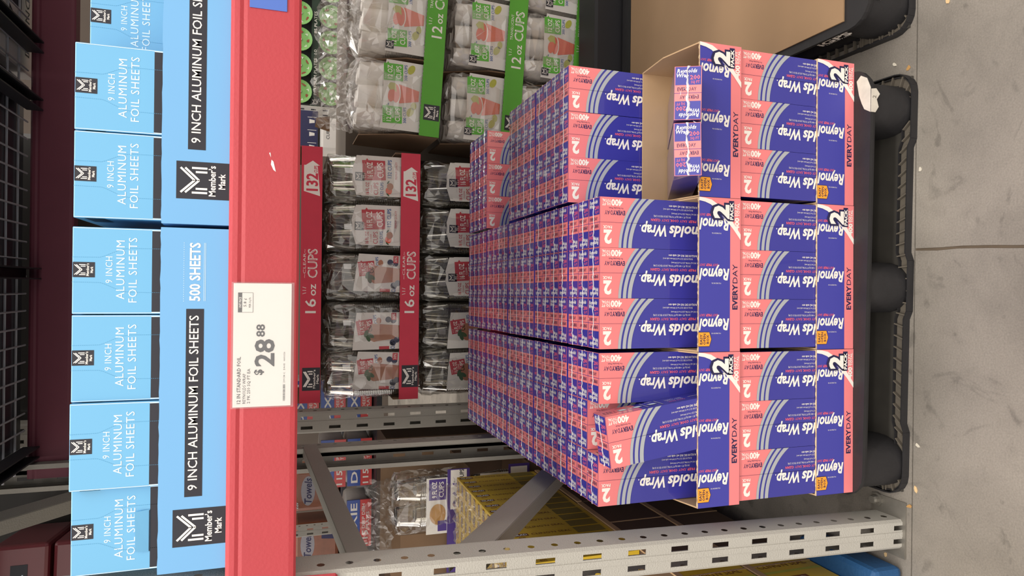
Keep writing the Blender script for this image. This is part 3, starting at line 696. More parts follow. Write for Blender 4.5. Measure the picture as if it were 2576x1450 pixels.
spots = [(-0.0145, 0.004, 0.0, 'leftmost light blue foil sheet box, with a torn flap above the tray'), (0.1268, -0.010, 0.0, 'second light blue foil sheet box from the left'), (0.2685, -0.004, 0, 'third light blue foil sheet box from the left'), (0.4105, -0.004, 0, 'light blue foil sheet box left of the gap above the tray joint'),
         (0.5655, -0.001, 0.0, 'light blue foil sheet box right of the gap above the tray joint'), (0.7075, -0.001, 0.0, 'light blue foil sheet box beside the one pushed back'), (0.852, 0.085, 0.0, 'light blue foil sheet box pushed back at the right edge')]
for x, y, rz, lb in spots:
    t = thing('foil_sheet_box', lb, 'carton', (x, y-0.008, Z0+0.004), (0, 0, rz), GB)
    link('carton', BB, t); link('front_print', BA, t); link('side_badge', BS, t)
    if x < 0:
        m = MB(); m.face([(0.030, -0.0010, 0.1145), (0.100, -0.0010, 0.1145), (0.098, -0.0045, 0.137), (0.032, -0.0045, 0.135)], SKY); m.face([(0.030, -0.0008, 0.1140), (0.100, -0.0008, 0.1140), (0.0985, -0.0015, 0.116), (0.031, -0.0015, 0.116)], CHAR); m.build('torn_flap', t)
def btray(x, label):
    t = thing('shelf_tray', label, 'cardboard tray', (x, -0.028, Z0), (0, 0, 0), 'sky blue shelf trays'); W2, H, D2 = 0.570, 0.1035, 0.31
    r = random.Random(int(x*100)+9)
    m = MB(); m.box(0.003, W2-0.003, 0.003, D2, 0, 0.003, SKYT); m.build('floor_panel', t)
    m = MB(); n = 40; P = [(0, 0.0)] + [(W2, 0.0)] + [(W2-W2*i/n, H+r.uniform(-.0006, .0006)) for i in range(n+1)]
    m.prism(P, -0.0032, 0.0, SKYT, front(0, 0, 0)); m.build('front_panel', t)
    for x0 in (0, W2-0.003):
        m = MB(); m.prism([(0.004, 0), (D2, 0), (D2, H+0.02), (0.02, H), (0.004, H-0.001)], 0, 0.003, SKYT, Fr((x0, 0, 0), (0, 1, 0), (0, 0, 1))); m.build('side_panel', t)
    m = MB(); fr = front(0, 0, 0)
    mm_logo(m, fr, 0.073, 0.041, 0.0620, 0.0810)
    m.rect(fr, 0.124, 0.0375, 0.436, 0.0645, CHAR, 1); m.text(fr, '9 INCH ALUMINUM FOIL SHEETS', 0.135, 0.0455, 0.0140, SHINYW, 2, bold=0.006, width=0.290)
    m.text(fr, '500 SHEETS', 0.449, 0.0440, 0.0155, SHINYW, 1, bold=0.022, width=0.097)
    for i in range(27): m.disc(fr, 0.449+i*0.0037, 0.0685, 0.0006, PALE, 1, 6)
    for z in (0.0375, 0.0355): m.rect(fr, 0.449, z, 0.546, z+0.0006, PALE, 1)
    m.build('printed_front', t)
    return t
btray(-0.0165, 'sky blue tray on the left reading 500 sheets')
btray(0.5600, 'sky blue tray on the right half of the shelf')
# price card in its clear sleeve on the beam
t = thing('price_card', 'white price card reading 28.88 on the red beam', 'price card', (0.2565, -0.0525, 1.4055), (0, 0, 0))
m = MB(); m.box(0, 0.2065, 0, 0.0008, 0, 0.0915, PAPER); m.build('card', t)
m = MB(); fr = front(0, 0, 0)
m.text(fr, '12 IN STANDARD FOIL', 0.006, 0.0795, 0.0056, INK, 1, bold=0.012, width=0.078, res=1); m.text(fr, 'REYNOLDS WRAP', 0.006, 0.0715, 0.0047, INK, 1, width=0.050, res=1); m.text(fr, '2 PK 250 SQ FT EA', 0.006, 0.0645, 0.0047, INK, 1, width=0.058, res=1)
m.text(fr, '$', 0.053, 0.0455, 0.0125, INK, 1, bold=0.03, width=0.0095); m.text(fr, '28', 0.067, 0.0275, 0.0295, INK, 1, bold=0.022, width=0.046); m.text(fr, '88', 0.117, 0.0425, 0.0128, INK, 1, bold=0.022, width=0.021)
m.rect(fr, 0.158, 0.061, 0.191, 0.0845, INK, 1); m.rect(fr, 0.1585, 0.0615, 0.1905, 0.078, PAPER, 2)
m.text(fr, 'UNIT PRICE', 0.1745, 0.0793, 0.0036, PAPER, 2, bold=0.02, al='C', width=0.018, res=1); m.text(fr, '5.8 \u00a2', 0.1745, 0.0715, 0.0045, INK, 3, al='C', width=0.0135, res=1); m.text(fr, 'PER Sq Ft', 0.1745, 0.0645, 0.0032, INK, 3, al='C', width=0.017, res=1)
x = 0.008; r = random.Random(4)
while x < 0.036: wd = r.choice((0.0003, 0.0005, 0.0008)); m.rect(fr, x, 0.009, x+wd, 0.0125, INK, 1); x += wd+r.choice((0.0004, 0.0006))
m.text(fr, '299138 C   D4-05   06/01/26', 0.039, 0.0095, 0.0026, INK, 1, width=0.052, res=1); m.build('printing', t)
m = MB(); m.box(-0.002, 0.2085, -0.0022, -0.0016, -0.0045, 0.0945, SLEEVE); m.build('sleeve', t)
t = thing('shelf_tag', 'plain blue tag at the right end of the red beam', 'shelf tag', (0.924, -0.0518, 1.4175)); m = MB(); m.rbox(0, 0.13, 0, 0.0012, 0, 0.0595, mat('tag_blue', '#4a6fc4', 0.4, coat=0.4), 0.0004); m.build('card', t)

# ================================================================ bags of cups in trays, rack behind
def bag_shell(w_, d_, h_, seed, mt, top=0.06, amp=0.006, n=34, k=16):
    r = random.Random(seed); m = MB(); v = []
    for i in range(k+1):
        u = i/k; z = h_*min(1, u*1.12); sc = 1.0 if u < 0.86 else 1.0-0.55*((u-0.86)/0.14)**1.2
        if u > 0.86: z = h_+top*((u-0.86)/0.14)*r.uniform(0.6, 1.0)
        for j in range(n):
            a = 2*PI*j/n; ca, sa = math.cos(a), math.sin(a)
            x = math.copysign(abs(ca)**0.45, ca)*w_/2*sc; y = math.copysign(abs(sa)**0.45, sa)*d_/2*sc
            q = amp*(0.6+1.6*(u > 0.7))
            v.append((w_/2+x+r.uniform(-q, q)*0.6, d_/2+y+r.uniform(-q, q*0.3), max(0, z+r.uniform(-q, q)*(1.0 if i else 0))))
    f = []
    for i in range(k):
        for j in range(n):
            a, b_, c, d = i*n+j, i*n+(j+1) % n, (i+1)*n+(j+1) % n, (i+1)*n+j
            f += [(a, b_, c), (a, c, d)] if (i+j) % 2 else [(a, b_, d), (b_, c, d)]
    m.mesh(v, f, mt)
    # long sharp creases that catch the light
    for q in range(14):
        x = r.uniform(0.02, w_-0.02); z = r.uniform(h_*0.45, h_); l = r.uniform(0.03, 0.10); a = r.uniform(-1.3, 1.3)+PI/2*(q % 2)
        p = Vector((x, -0.004, z)); e = p+Vector((math.cos(a)*l, r.uniform(-.004, .002), math.sin(a)*l)); e.x = min(max(e.x, 0.005), w_-0.005); e.z = min(e.z, h_)
        n_ = Vector((-(e.z-p.z), 0, e.x-p.x)).normalized()*r.uniform(0.0012, 0.003)
        m.face([p, (p+e)/2+n_+Vector((0, -0.003, 0)), e, (p+e)/2-n_], mt)
    o = m.build('shell'); me = o.data; bpy.data.objects.remove(o); return me
def cup_stack(r0, r1, body, total, pitch, mt, n=22):
    """nested cups, mouth down: plain body of the top cup above a ladder of rims"""
    m = MB(); P = [(0.0005, total-0.003), (r0*0.86, total-0.003), (r0*0.9, total), (r0, total-0.002), (r0*1.03, total-0.02)]
    P += [(r0+(r1-r0)*0.5, total-body*0.5), (r0+(r1-r0)*0.95, total-body+0.012), (r1, total-body+0.010), (r1*1.05, total-body+0.004), (r1*1.05, total-body)]
    z = total-body
    while z > pitch: P += [(r1*0.985, z-pitch*0.2), (r1*0.985, z-pitch*0.6), (r1*1.05, z-pitch*0.7), (r1*1.05, z-pitch)]; z -= pitch
    P.append((r1*0.98, 0.0)); m.lathe(P, mt, n); o = m.build('stack', None, True); me = o.data; bpy.data.objects.remove(o); return me
CLST = cup_stack(0.034, 0.0445, 0.105, 0.345, 0.0072, CLEARCUP)
CLST2 = cup_stack(0.036, 0.0445, 0.085, 0.155, 0.0060, CLEARCUP)
WHST = cup_stack(0.034, 0.0430, 0.100, 0.315, 0.0065, CUPW)
SH_R = [bag_shell(0.188, 0.21, 0.350, 40+i, FILM, 0.010, 0.0045) for i in range(3)]
SH_G = [bag_shell(0.280, 0.21, 0.322, 60+i, MILKY, 0.045, 0.0055) for i in range(3)]
SH_G2 = [bag_shell(0.280, 0.21, 0.290, 66+i, MILKY, 0.006, 0.0045) for i in range(2)]
def ticks(m, fr, a, b_, s_, mt, lay):
    for k in (-1, 0, 1): c = 0.5*k; m.poly(fr, [(a+k*s_*.35-s_*.04, b_), (a+k*s_*.35+s_*.04, b_), (a+k*s_*.35+c*s_*.3+s_*.04, b_+s_*.5), (a+k*s_*.35+c*s_*.3-s_*.04, b_+s_*.5)], mt, lay)
def square16(m, fr, a, b_, s_, rot=0.0, mt=None, lay=2, l1='16 FL OZ', l2='CLEAR', l3='CUPS'):
    mt = mt or LRED; c, q = math.cos(rot), math.sin(rot)
    def R(x, y): return (a+c*x-q*y, b_+q*x+c*y)
    m.poly(fr, [R(0, 0), R(s_*0.86, 0), R(s_*0.88, s_*0.72), R(s_*0.97, s_*0.78), R(s_*0.88, s_*0.84), R(s_*0.88, s_), R(0, s_)], mt, lay)
    g = Fr(fr(*R(0, 0)), fr.u*c+fr.v*q, fr.v*c-fr.u*q)
    m.text(g, l1, s_*0.44, s_*0.56, s_*0.24, WHITE, lay+1, bold=0.02, al='C', width=s_*0.70); m.text(g, l2, s_*0.44, s_*0.42, s_*0.09, WHITE, lay+1, al='C', width=s_*0.34); m.text(g, l3, s_*0.44, s_*0.10, s_*0.26, WHITE, lay+1, bold=0.015, al='C', width=s_*0.68)
    ticks(m, g, s_*0.2, s_*0.86, s_*0.2, WHITE, lay+1)
def label_P():
    m = MB(); fr = front(0.026, -0.0085, 0); n = 10
    P = [(0, 0), (0.160, 0), (0.158, 0.245), (0.10, 0.262), (0.03, 0.252), (0, 0.225)]; m.poly(fr, P, LWHITE, 0); m.poly(Fr(fr.o+Vector((0.160, 0.002, 0)), (-1, 0, 0), (0, 0, 1)), P, LWHITE, 0)
    mm_logo(m, fr, 0.075, 0.232, 0.033, 0.036, 2); square16(m, fr, 0.065, 0.130, 0.090, 0.05)
    m.text(fr, '132 CUPS', 0.075, 0.108, 0.015, LBLUE, 2, bold=0.02, width=0.072); m.text(fr, 'PREMIUM QUALITY', 0.07, 0.085, 0.008, LRED, 2, width=0.07)
    m.text(fr, '16 FL OZ', 0.006, 0.196, 0.013, LRED, 2, bold=0.02, width=0.048); m.text(fr, 'CLEAR', 0.014, 0.184, 0.006, LRED, 2, width=0.03); m.text(fr, 'CUPS', 0.006, 0.160, 0.018, LRED, 2, bold=0.01, width=0.048); m.text(fr, '132 CUPS', 0.004, 0.140, 0.012, LBLUE, 2, bold=0.015, width=0.052)
    m.disc(fr, 0.024, 0.118, 0.015, JUICE, 2, 16, 0.013); m.disc(fr, 0.041, 0.113, 0.014, SMOOTH, 3, 16, 0.013); m.disc(fr, 0.008, 0.122, 0.008, LEAF, 3, 8, 0.003, 0.8); m.disc(fr, 0.057, 0.121, 0.008, LEAF, 4, 8, 0.003, -0.6)
    o = m.build('lp'); me = o.data; bpy.data.objects.remove(o); return me
def label_Q():
    m = MB(); fr = front(0.0, -0.0085, 0)
    P = [(0.004, 0), (0.150, 0), (0.152, 0.236), (0.08, 0.246), (0.004, 0.254)]; m.poly(fr, P, LWHITE, 0)
    square16(m, fr, 0.072, 0.168, 0.064, 0.16); m.text(fr, '132 CUPS', 0.085, 0.152, 0.011, LBLUE, 2, bold=0.015, width=0.058, rot=0.16)
    cup = [(0.052, 0.02), (0.094, 0.02), (0.106, 0.165), (0.036, 0.165)]; m.poly(fr, cup, SMOOTH, 2); m.disc(fr, 0.071, 0.168, 0.036, SMOOTH, 3, 20, 0.026); m.disc(fr, 0.071, 0.166, 0.036, WHITE, 2.5, 22, 0.012)
    for k, (x, y, a) in enumerate(((0.050, 0.192, 0.4), (0.068, 0.200, -0.3), (0.060, 0.182, 1.0))): m.disc(fr, x, y, 0.015, LEAF, 4+k*0.5, 10, 0.008, a)
    for k, (x, y, q) in enumerate(((0.030, 0.095, 0.013), (0.122, 0.112, 0.012), (0.118, 0.092, 0.012), (0.040, 0.080, 0.012))): m.disc(fr, x, y, q, BERRY, 3+k*0.2, 12)
    m.disc(fr, 0.118, 0.150, 0.013, SMOOTH, 3, 12, 0.010); m.rect(fr, 0.120, 0.080, 0.148, 0.100, LRED, 4); m.text(fr, '30%', 0.134, 0.085, 0.011, WHITE, 5, al='C', width=0.022)
    m.rect(fr, 0.004, 0.11, 0.016, 0.15, LRED, 2); m.text(fr, 'CUPS', 0.004, 0.088, 0.016, LBLUE, 3, bold=0.015, width=0.030)
    o = m.build('lq'); me = o.data; bpy.data.objects.remove(o); return me
LP_, LQ_ = label_P(), label_Q()
def red_tray(z, label, low):
    t = thing('cup_tray', label, 'cardboard tray', (0.010, 1.447, z), (0, 0, 0), 'red clear cup trays'); W2 = 0.985
    m = MB(); m.box(0, W2, 0, 0.003, 0, 0.077, CRED); m.build('front_panel', t)
    m = MB(); m.box(0, W2, 0.003, 0.42, 0, 0.003, BROWN); m.build('floor_panel', t)
    for x in (0, W2-0.003): m = MB(); m.box(x, x+0.003, 0.003, 0.42, 0.003, 0.10, BROWN); m.build('side_panel', t)
    fr = front(0, 0, 0); m = MB(); mm_logo(m, fr, 0.092, 0.034, 0.088, 0.066); m.build('brand_badge', t); m = MB()
    m.text(fr, '16', 0.345, 0.020, 0.038, WHITE, 1, bold=0.012, width=0.055); m.text(fr, 'oz', 0.412, 0.020, 0.027, WHITE, 1, bold=0.012, width=0.045); ticks(m, fr, 0.432, 0.056, 0.026, WHITE, 1)
    m.text(fr, '~CLEAR~', 0.535, 0.058, 0.0095, WHITE, 1, al='C', width=0.11); m.text(fr, 'CUPS', 0.480, 0.016, 0.034, WHITE, 1, bold=0.02, width=0.112); m.text(fr, 'CUPS', 0.484, 0.0185, 0.029, CRED, 2, bold=-0.028, width=0.104)
    m.build('lettering', t); m = MB()
    m.poly(fr, [(0.795, 0.008), (0.912, 0.018), (0.912, 0.010), (0.930, 0.036), (0.912, 0.062), (0.912, 0.068), (0.812, 0.068)], WHITE, 1)
    m.text(fr, '132', 0.814, 0.018, 0.040, CRED, 2, bold=0.03, width=0.068); m.text(fr, 'CUPS', 0.885, 0.019, 0.012, CRED, 2, bold=0.02, width=0.026); m.build('count_plaque', t)
    return t
red_tray(1.281, 'red clear cup tray right under the shelf beam', 0); red_tray(0.901, 'red clear cup tray halfway up, in the middle of the view', 1)
red_tray(0.521, 'lowest red clear cup tray, behind the foil stack', 2)
GR = 'clear plastic bags of clear cups'
COLX = [0.014, 0.207, 0.402, 0.598, 0.793]
def red_bag(i, row, z):
    x = COLX[i]; t = thing('cup_bag', 'clear bag of clear cups in the %s red tray row, %s from the left' % (('upper', 'lower')[row], ORD[i]), 'bag of cups', (x, 1.474, z), (0, 0, 0.0), GR)
    for k, cx in enumerate((0.050, 0.144)):
        for cy in (0.058, 0.155): o = link('cup_stack', CLST, t); o.location = (cx, cy, 0.002)
    o = link('label_sheet', LQ_ if i < 3 and not (row and i == 2) else LP_, t)
    rr = random.Random(i*3+row); o.rotation_euler = (0, rr.uniform(-0.04, 0.04), 0); o.location = (0, -0.001, 0.0)
    if o.data == LQ_: o.location.x = 0.002 if i % 2 else 0.03
    link('film', SH_R[(i+row) % 3], t).location = (0, -0.012, 0)
    # folded tape tag on the film
    m = MB(); m.prism([(0, 0), (0.022, 0.001), (0.021, 0.03), (0.001, 0.028)], 0, 0.0005, MILKY, front(0.05+0.09*rr.random(), -0.019, 0.262)); m.build('tape', t)
for i in range(5): red_bag(i, 0, 0.906); red_bag(i, 1, 0.526)
m = MB(); m.rbox(0.05, 0.97, 1.88, 2.4, 0.1425, 1.27, mat('dim_interior', '#3a332c', 0.9, var=0.2, scale=4), 0.01); tag(m.build('dark_backing'), 'dark block added so the rack behind the clear cups stays dark', 'backing')  # dark block added in place of further bags to keep the interior dark
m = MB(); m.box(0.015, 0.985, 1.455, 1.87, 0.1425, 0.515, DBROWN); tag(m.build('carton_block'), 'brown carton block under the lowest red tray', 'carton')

# ---------------------------------------------------------------- green trays
LEAN = 0.052; GO = Vector((1.022, 1.405, 0.16)); GM = Matrix.Translation(GO) @ Matrix.Rotation(LEAN, 4, 'Y') @ Matrix.Rotation(-0.03, 4, 'Z')
def gplace(o, x, y, z, rz=0.0): o.matrix_world = GM @ Matrix.Translation((x, y, z-GO.z)) @ Matrix.Rotation(rz, 4, 'Z')
def label_G():
    m = MB(); fr = front(0.0, -0.0095, 0)
    P = [(0.004, 0), (0.274, 0), (0.274, 0.148), (0.20, 0.156), (0.11, 0.150), (0.004, 0.158)]; m.poly(fr, P, LWHITE, 0)
    for x, y in ((0.030, 0.072), (0.196, 0.078)):
        square16(m, fr, x, y, 0.076, 0.06, LGREEN, 2, '12 OZ', 'TRANSLUCENT', 'CUPS'); m.text(fr, '300 CUPS', x+0.004, y-0.016, 0.011, LBLUE, 2, bold=0.015, width=0.062, rot=0.06)
        m.disc(fr, x+0.050, y-0.030, 0.020, LIME, 2, 14, 0.013, -0.5)
    cup = [(0.125, 0.012), (0.166, 0.012), (0.183, 0.094), (0.108, 0.088)]; m.poly(fr, cup, JUICE, 2.5); m.disc(fr, 0.146, 0.100, 0.038, WHITE, 3, 22, 0.016, 0.06); m.disc(fr, 0.1455, 0.1035, 0.0365, JUICE, 3.6, 22, 0.0155, 0.06)
    m.disc(fr, 0.136, 0.120, 0.026, JUICE, 4.5, 16, 0.014, -0.1); m.poly(fr, [(0.150, 0.101), (0.184, 0.106), (0.186, 0.126), (0.170, 0.138), (0.156, 0.126), (0.160, 0.114)], LIME, 5)
    m.rect(fr, 0.096, 0.128, 0.104, 0.132, LBLUE, 4); m.disc(fr, 0.105, 0.030, 0.016, LIME, 2, 12, 0.011)
    o = m.build('lg'); me = o.data; bpy.data.objects.remove(o); return me
LG_ = label_G()
mlogo = MB(); mm_logo(mlogo, front(0, -0.0100, 0), 0.018, 0.150, 0.030, 0.032, 6); o = mlogo.build('ml'); MLG = o.data; bpy.data.objects.remove(o)
ROWZ = [0.838, 0.500, 0.200]
for i, z in enumerate(ROWZ):
    t = thing('cup_tray', '%s green translucent cup tray at the right' % ('top', 'middle', 'bottom')[i], 'cardboard tray', group='green translucent cup trays'); gplace(t, (0.0, 0.005, 0.0)[i], 0, z); W2 = 0.95
    m = MB(); n = 120; P = [(0, 0), (W2, 0)] + [(W2-W2*k/n, 0.080+(0.0012 if k % 2 else -0.0012)) for k in range(n+1)]; m.prism(P, -0.003, 0, CGREEN, front(0, 0, 0)); m.build('front_panel', t)
    m = MB(); m.box(0.0, W2, 0.003, 0.40, 0, 0.003, BROWN); m.build('floor_panel', t)
    for x, h in ((0, 0.30 if i < 2 else 0.26), (0.300, 0.325 if i < 2 else 0.27), (W2-0.003, 0.28)):
        m = MB(); m.prism([(0.012, 0.003), (0.40, 0.003), (0.40, h), (0.16, h), (0.03, h*0.45)], 0, 0.005, BROWN, Fr((x, 0, 0), (0, 1, 0), (0, 0, 1))); m.build('divider', t)
    fr = front(0, 0, 0); m = MB(); mm_logo(m, fr, 0.095, 0.036, 0.062, 0.064); m.build('brand_badge', t); m = MB()
    m.text(fr, '12', 0.392-0.07*(i == 1), 0.016, 0.040, WHITE, 1, bold=0.012, width=0.048); m.text(fr, 'oz', 0.450-0.07*(i == 1), 0.016, 0.028, WHITE, 1, bold=0.012, width=0.040); ticks(m, fr, 0.455-0.07*(i == 1), 0.058, 0.026, WHITE, 1)
    m.build('size_lettering', t); m = MB(); x0 = 0.505-0.07*(i == 1); m.text(fr, 'TRANSLUCENT', x0, 0.058, 0.011, WHITE, 1, width=0.105); m.text(fr, 'CUPS', x0, 0.014, 0.036, WHITE, 1, bold=0.02, width=0.122); m.text(fr, 'CUPS', x0+0.004, 0.0165, 0.031, CGREEN, 2, bold=-0.028, width=0.114); m.build('lettering', t)
    for c in range(3):
        x = (0.010, 0.312, 0.600)[c]
        t = thing('cup_bag', 'bag of translucent white cups, %s green tray, %s from the left' % (('top', 'middle', 'bottom')[i], ORD[c]), 'bag of cups', group='bags of translucent cups'); gplace(t, x, 0.030, z+0.005)
        for k in range(3):
            for cy in (0.056, 0.150): o = link('cup_stack', WHST, t); o.location = (0.049+k*0.091, cy, 0.001); o.scale = (1, 1, 1 if i == 0 else 0.90)
        o = link('label_sheet', LG_, t); o.location = (0.0, 0.0, 0.070 if i != 2 else 0.055); 
        if c or i == 1: link('brand_badge', MLG, o).location = (0.012 if c else 0.02, 0, -0.01)
        link('film', (SH_G if i == 0 else SH_G2)[(i+c) % (3 if i == 0 else 2)], t).location = (0, -0.012, 0)
# crumpled loose film over the top bags
def crumple(name, label, loc, w_, h_, amp, seed, mt, nx=40, nz=14, rot=(0, 0, 0), cat='plastic film'):
    r = random.Random(seed); m = MB(); v = []
    for j in range(nz+1):
        for i in range(nx+1): v.append((w_*i/nx+r.uniform(-amp, amp)*0.5, r.uniform(-amp, amp)*1.3, h_*j/nz*(1+0.10*math.sin(i*0.9+seed))+r.uniform(-amp, amp)*0.5))
    f = []
    for j in range(nz):
        for i in range(nx):
            a = j*(nx+1)+i; b_, c, d = a+1, a+nx+2, a+nx+1
            f += [(a, b_, c), (a, c, d)] if r.random() < 0.5 else [(a, b_, d), (b_, c, d)]
    m.mesh(v, f, mt); o = m.build(name); o.location = loc; o.rotation_euler = rot
    return tag(o, label, cat)
crumple('plastic_film', 'crumpled clear film gathered above the top row of white cups', (1.055, 1.43, 1.165), 0.60, 0.15, 0.013, 5, MILKY, 46, 12, (0.25, 0.045, 0))
crumple('plastic_film', 'loose whitish film hanging before the patterned plates', (1.16, 1.50, 1.225), 0.42, 0.10, 0.011, 9, MILKY, 30, 9, (0.2, 0.06, 0))
m = MB(); m.prism([(0, 0), (0.06, 0), (0.05, 0.05), (0.015, 0.055)], 0, 0.004, BROWN, front(1.06, 1.47, 1.255)); tag(m.build('cardboard_flap'), 'small brown cardboard flap poking up beside the film', 'cardboard')
m = MB(); m.box(1.05, 1.95, 1.88, 2.5, 0.1425, 1.16, mat('dim_interior2', '#5a5148', 0.9, var=0.2, scale=4)); tag(m.build('dark_backing'), 'dim block added to keep it dark behind the white cup bags', 'backing')  # same added backing for the green trays, its dimness set by colour

# ---------------------------------------------------------------- far display at the upper right: patterned party plates
t = thing('plate_display', 'dark green box of patterned party plates far behind, upper right', 'display box', (1.63, 3.2, 0.9)); m = MB()
m.box(0, 1.0, 0.1, 0.5, 0, 0.55, mat('black_box', '#131512', 0.7)); m.build('body', t)
DG = mat('dark_green_print', '#16301f', 0.5); m = MB(); m.box(-0.02, 1.0, 0.07, 0.099, 0.315, 0.365, DG); m.build('band', t)
m = MB(); fr = front(0, 0.069, 0.30); mm_logo(m, fr, 0.01, 0.040, 0.04, 0.042, 1); m.build('brand_badge', t); m = MB(); m.text(fr, 'PREMIUM PLATES', 0.055, 0.032, 0.017, WHITE, 1, bold=0.01, width=0.235); m.build('name_lettering', t); m = MB(); m.text(fr, '10', 0.315, 0.032, 0.017, WHITE, 1, width=0.03); m.build('size_lettering', t); m = MB(); m.text(fr, '85 PLATES', 0.45, 0.032, 0.017, WHITE, 1, bold=0.01, width=0.14); m.build('lettering', t)
PG = mat('plate_green', '#79b05f', 0.4, var=0.1, scale=20); PBR = mat('plate_brown', '#8c4a32', 0.5)
for k in range(10):
    x = 0.06+0.165*(k % 5); z = 0.245 if k < 5 else 0.435
    p = thing('party_plate', '%s green football-patterned plate in the %s row of the far display' % (ORD[k % 5], 'lower' if k < 5 else 'upper'), 'plate', (1.63+x, 3.23, 0.9+z), (0, 0, 0), 'green party plates')
    m = MB(); m.lathe([(0.0005, 0.016), (0.05, 0.016), (0.058, 0.010), (0.074, 0.002), (0.075, 0.004), (0.06, 0.014), (0.05, 0.02), (0.0005, 0.02)], PG, 24, (0, 0, 0), 'Y'); m.build('dish', p)
    m = MB(); fr = front(0, 0.012, 0)
    for a in range(8):
        x1, z1 = 0.055*math.cos(a*PI/4+k), 0.055*math.sin(a*PI/4+k)
        if a % 2: m.disc(fr, x1, z1, 0.017, PBR, 3, 10, 0.010, a)
        else: m.rect(fr, x1-0.011, z1-0.002, x1+0.011, z1+0.002, WHITE, 3); m.rect(fr, x1-0.002, z1-0.011, x1+0.002, z1+0.011, WHITE, 4)
    m.disc(fr, 0.0, 0.0, 0.010, WHITE, 16, 12); m.build('pattern', p)
t = thing('shelf_rail', 'pale slotted shelf rail beside the patterned plates', 'rack post', (1.495, 3.1, 0.0)); m = MB(); m.rbox(0, 0.075, 0, 0.05, 0, 1.5, RACKGREY, 0.004); m.build('bar', t)
for k in range(4):
    for q in (0.018, 0.048): m = MB(); m.box(q, q+0.008, -0.0008, 0.001, 1.17+k*0.07, 1.20+k*0.07, CHAR); m.build('slot', t)
t = thing('carton', 'navy carton with small cup icons, far behind the red tray', 'carton', (1.24, 2.9, 1.235)); m = MB(); m.rbox(0, 0.25, 0, 0.3, 0, 0.16, mat('navy_carton', '#2e2f58', 0.5), 0.003); m.build('body', t)
m = MB(); fr = front(0, 0, 0)
for k in range(3): m.poly(fr, [(0.03+k*0.075, 0.02), (0.045+k*0.075, 0.02), (0.05+k*0.075, 0.05), (0.025+k*0.075, 0.05)], WHITE, 1); m.rect(fr, 0.06+k*0.075, 0.01, 0.063+k*0.075, 0.06, WHITE, 1)
m.build('printing', t)
t = thing('roll_package', 'white wrapped package below the navy carton, far right', 'package', (1.26, 2.9, 1.10)); m = MB(); m.rbox(0, 0.2, 0, 0.2, 0, 0.125, PAPER, 0.02, 2); m.build('body', t); m = MB(); m.text(front(0, -0.001, 0), 'CUPS', 0.10, 0.07, 0.018, INK, 1, al='C'); m.build('lettering', t)
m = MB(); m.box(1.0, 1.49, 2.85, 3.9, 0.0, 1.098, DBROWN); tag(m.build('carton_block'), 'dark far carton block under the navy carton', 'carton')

# ================================================================ left bay: yellow cling-film cartons, purple cup tray, plates, towels
c1 = MB(); c1.box(0, 0.055, 0, 0.054, 0, 0.305, YELLOW); o = c1.build('yc'); YC = o.data; bpy.data.objects.remove(o)
m = MB(); fr = Fr((0.055, 0.0, 0.305), (0, 0, -1), (0, 1, 0))
m.rect(fr, 0.006, 0.022, 0.055, 0.042, YDARK, 1); m.text(fr, 'GLAD', 0.0305, 0.0265, 0.011, PALE, 2, bold=0.02, al='C', width=0.040); m.text(fr, "CLING'N SEAL", 0.064, 0.025, 0.013, YDARK, 1, bold=0.01, width=0.125); m.text(fr, '400', 0.018, 0.006, 0.010, YDARK, 1, bold=0.02, width=0.022); m.rect(fr, 0.20, 0.004, 0.29, 0.05, mat('yellow_print_blue', '#8a7a3a', 0.5), 1)
o = m.build('ya'); YA = o.data; bpy.data.objects.remove(o)
m = MB(); fr = Fr((0, 0, 0.305), (1, 0, 0), (0, 1, 0)); m.rect(fr, 0.008, 0.016, 0.047, 0.038, YDARK, 1); m.text(fr, 'GLAD', 0.0275, 0.022, 0.009, PALE, 2, al='C', width=0.032); o = m.build('yt'); YT = o.data; bpy.data.objects.remove(o)
GY = 'yellow cling film cartons in the left bay'
for c in range(5):
    for r in range(15):
        t = thing('cling_film_carton', 'yellow cling film carton, %s column from the brace, %s row back' % (ORD[c], ORD[r]), 'carton', (-0.305-c*0.0565, 0.375+r*0.0552, 0.493), (0, 0, 0), GY)
        link('carton', YC, t); link('end_print', YT, t)
        if c == 0: link('side_print', YA, t)
fo = crumple('plastic_film', 'creased clear film over the tops of the yellow cartons', (-0.535, 1.21, 0.806), 0.285, 0.84, 0.006, 21, MILKY, 22, 46, (PI/2, 0, 0))
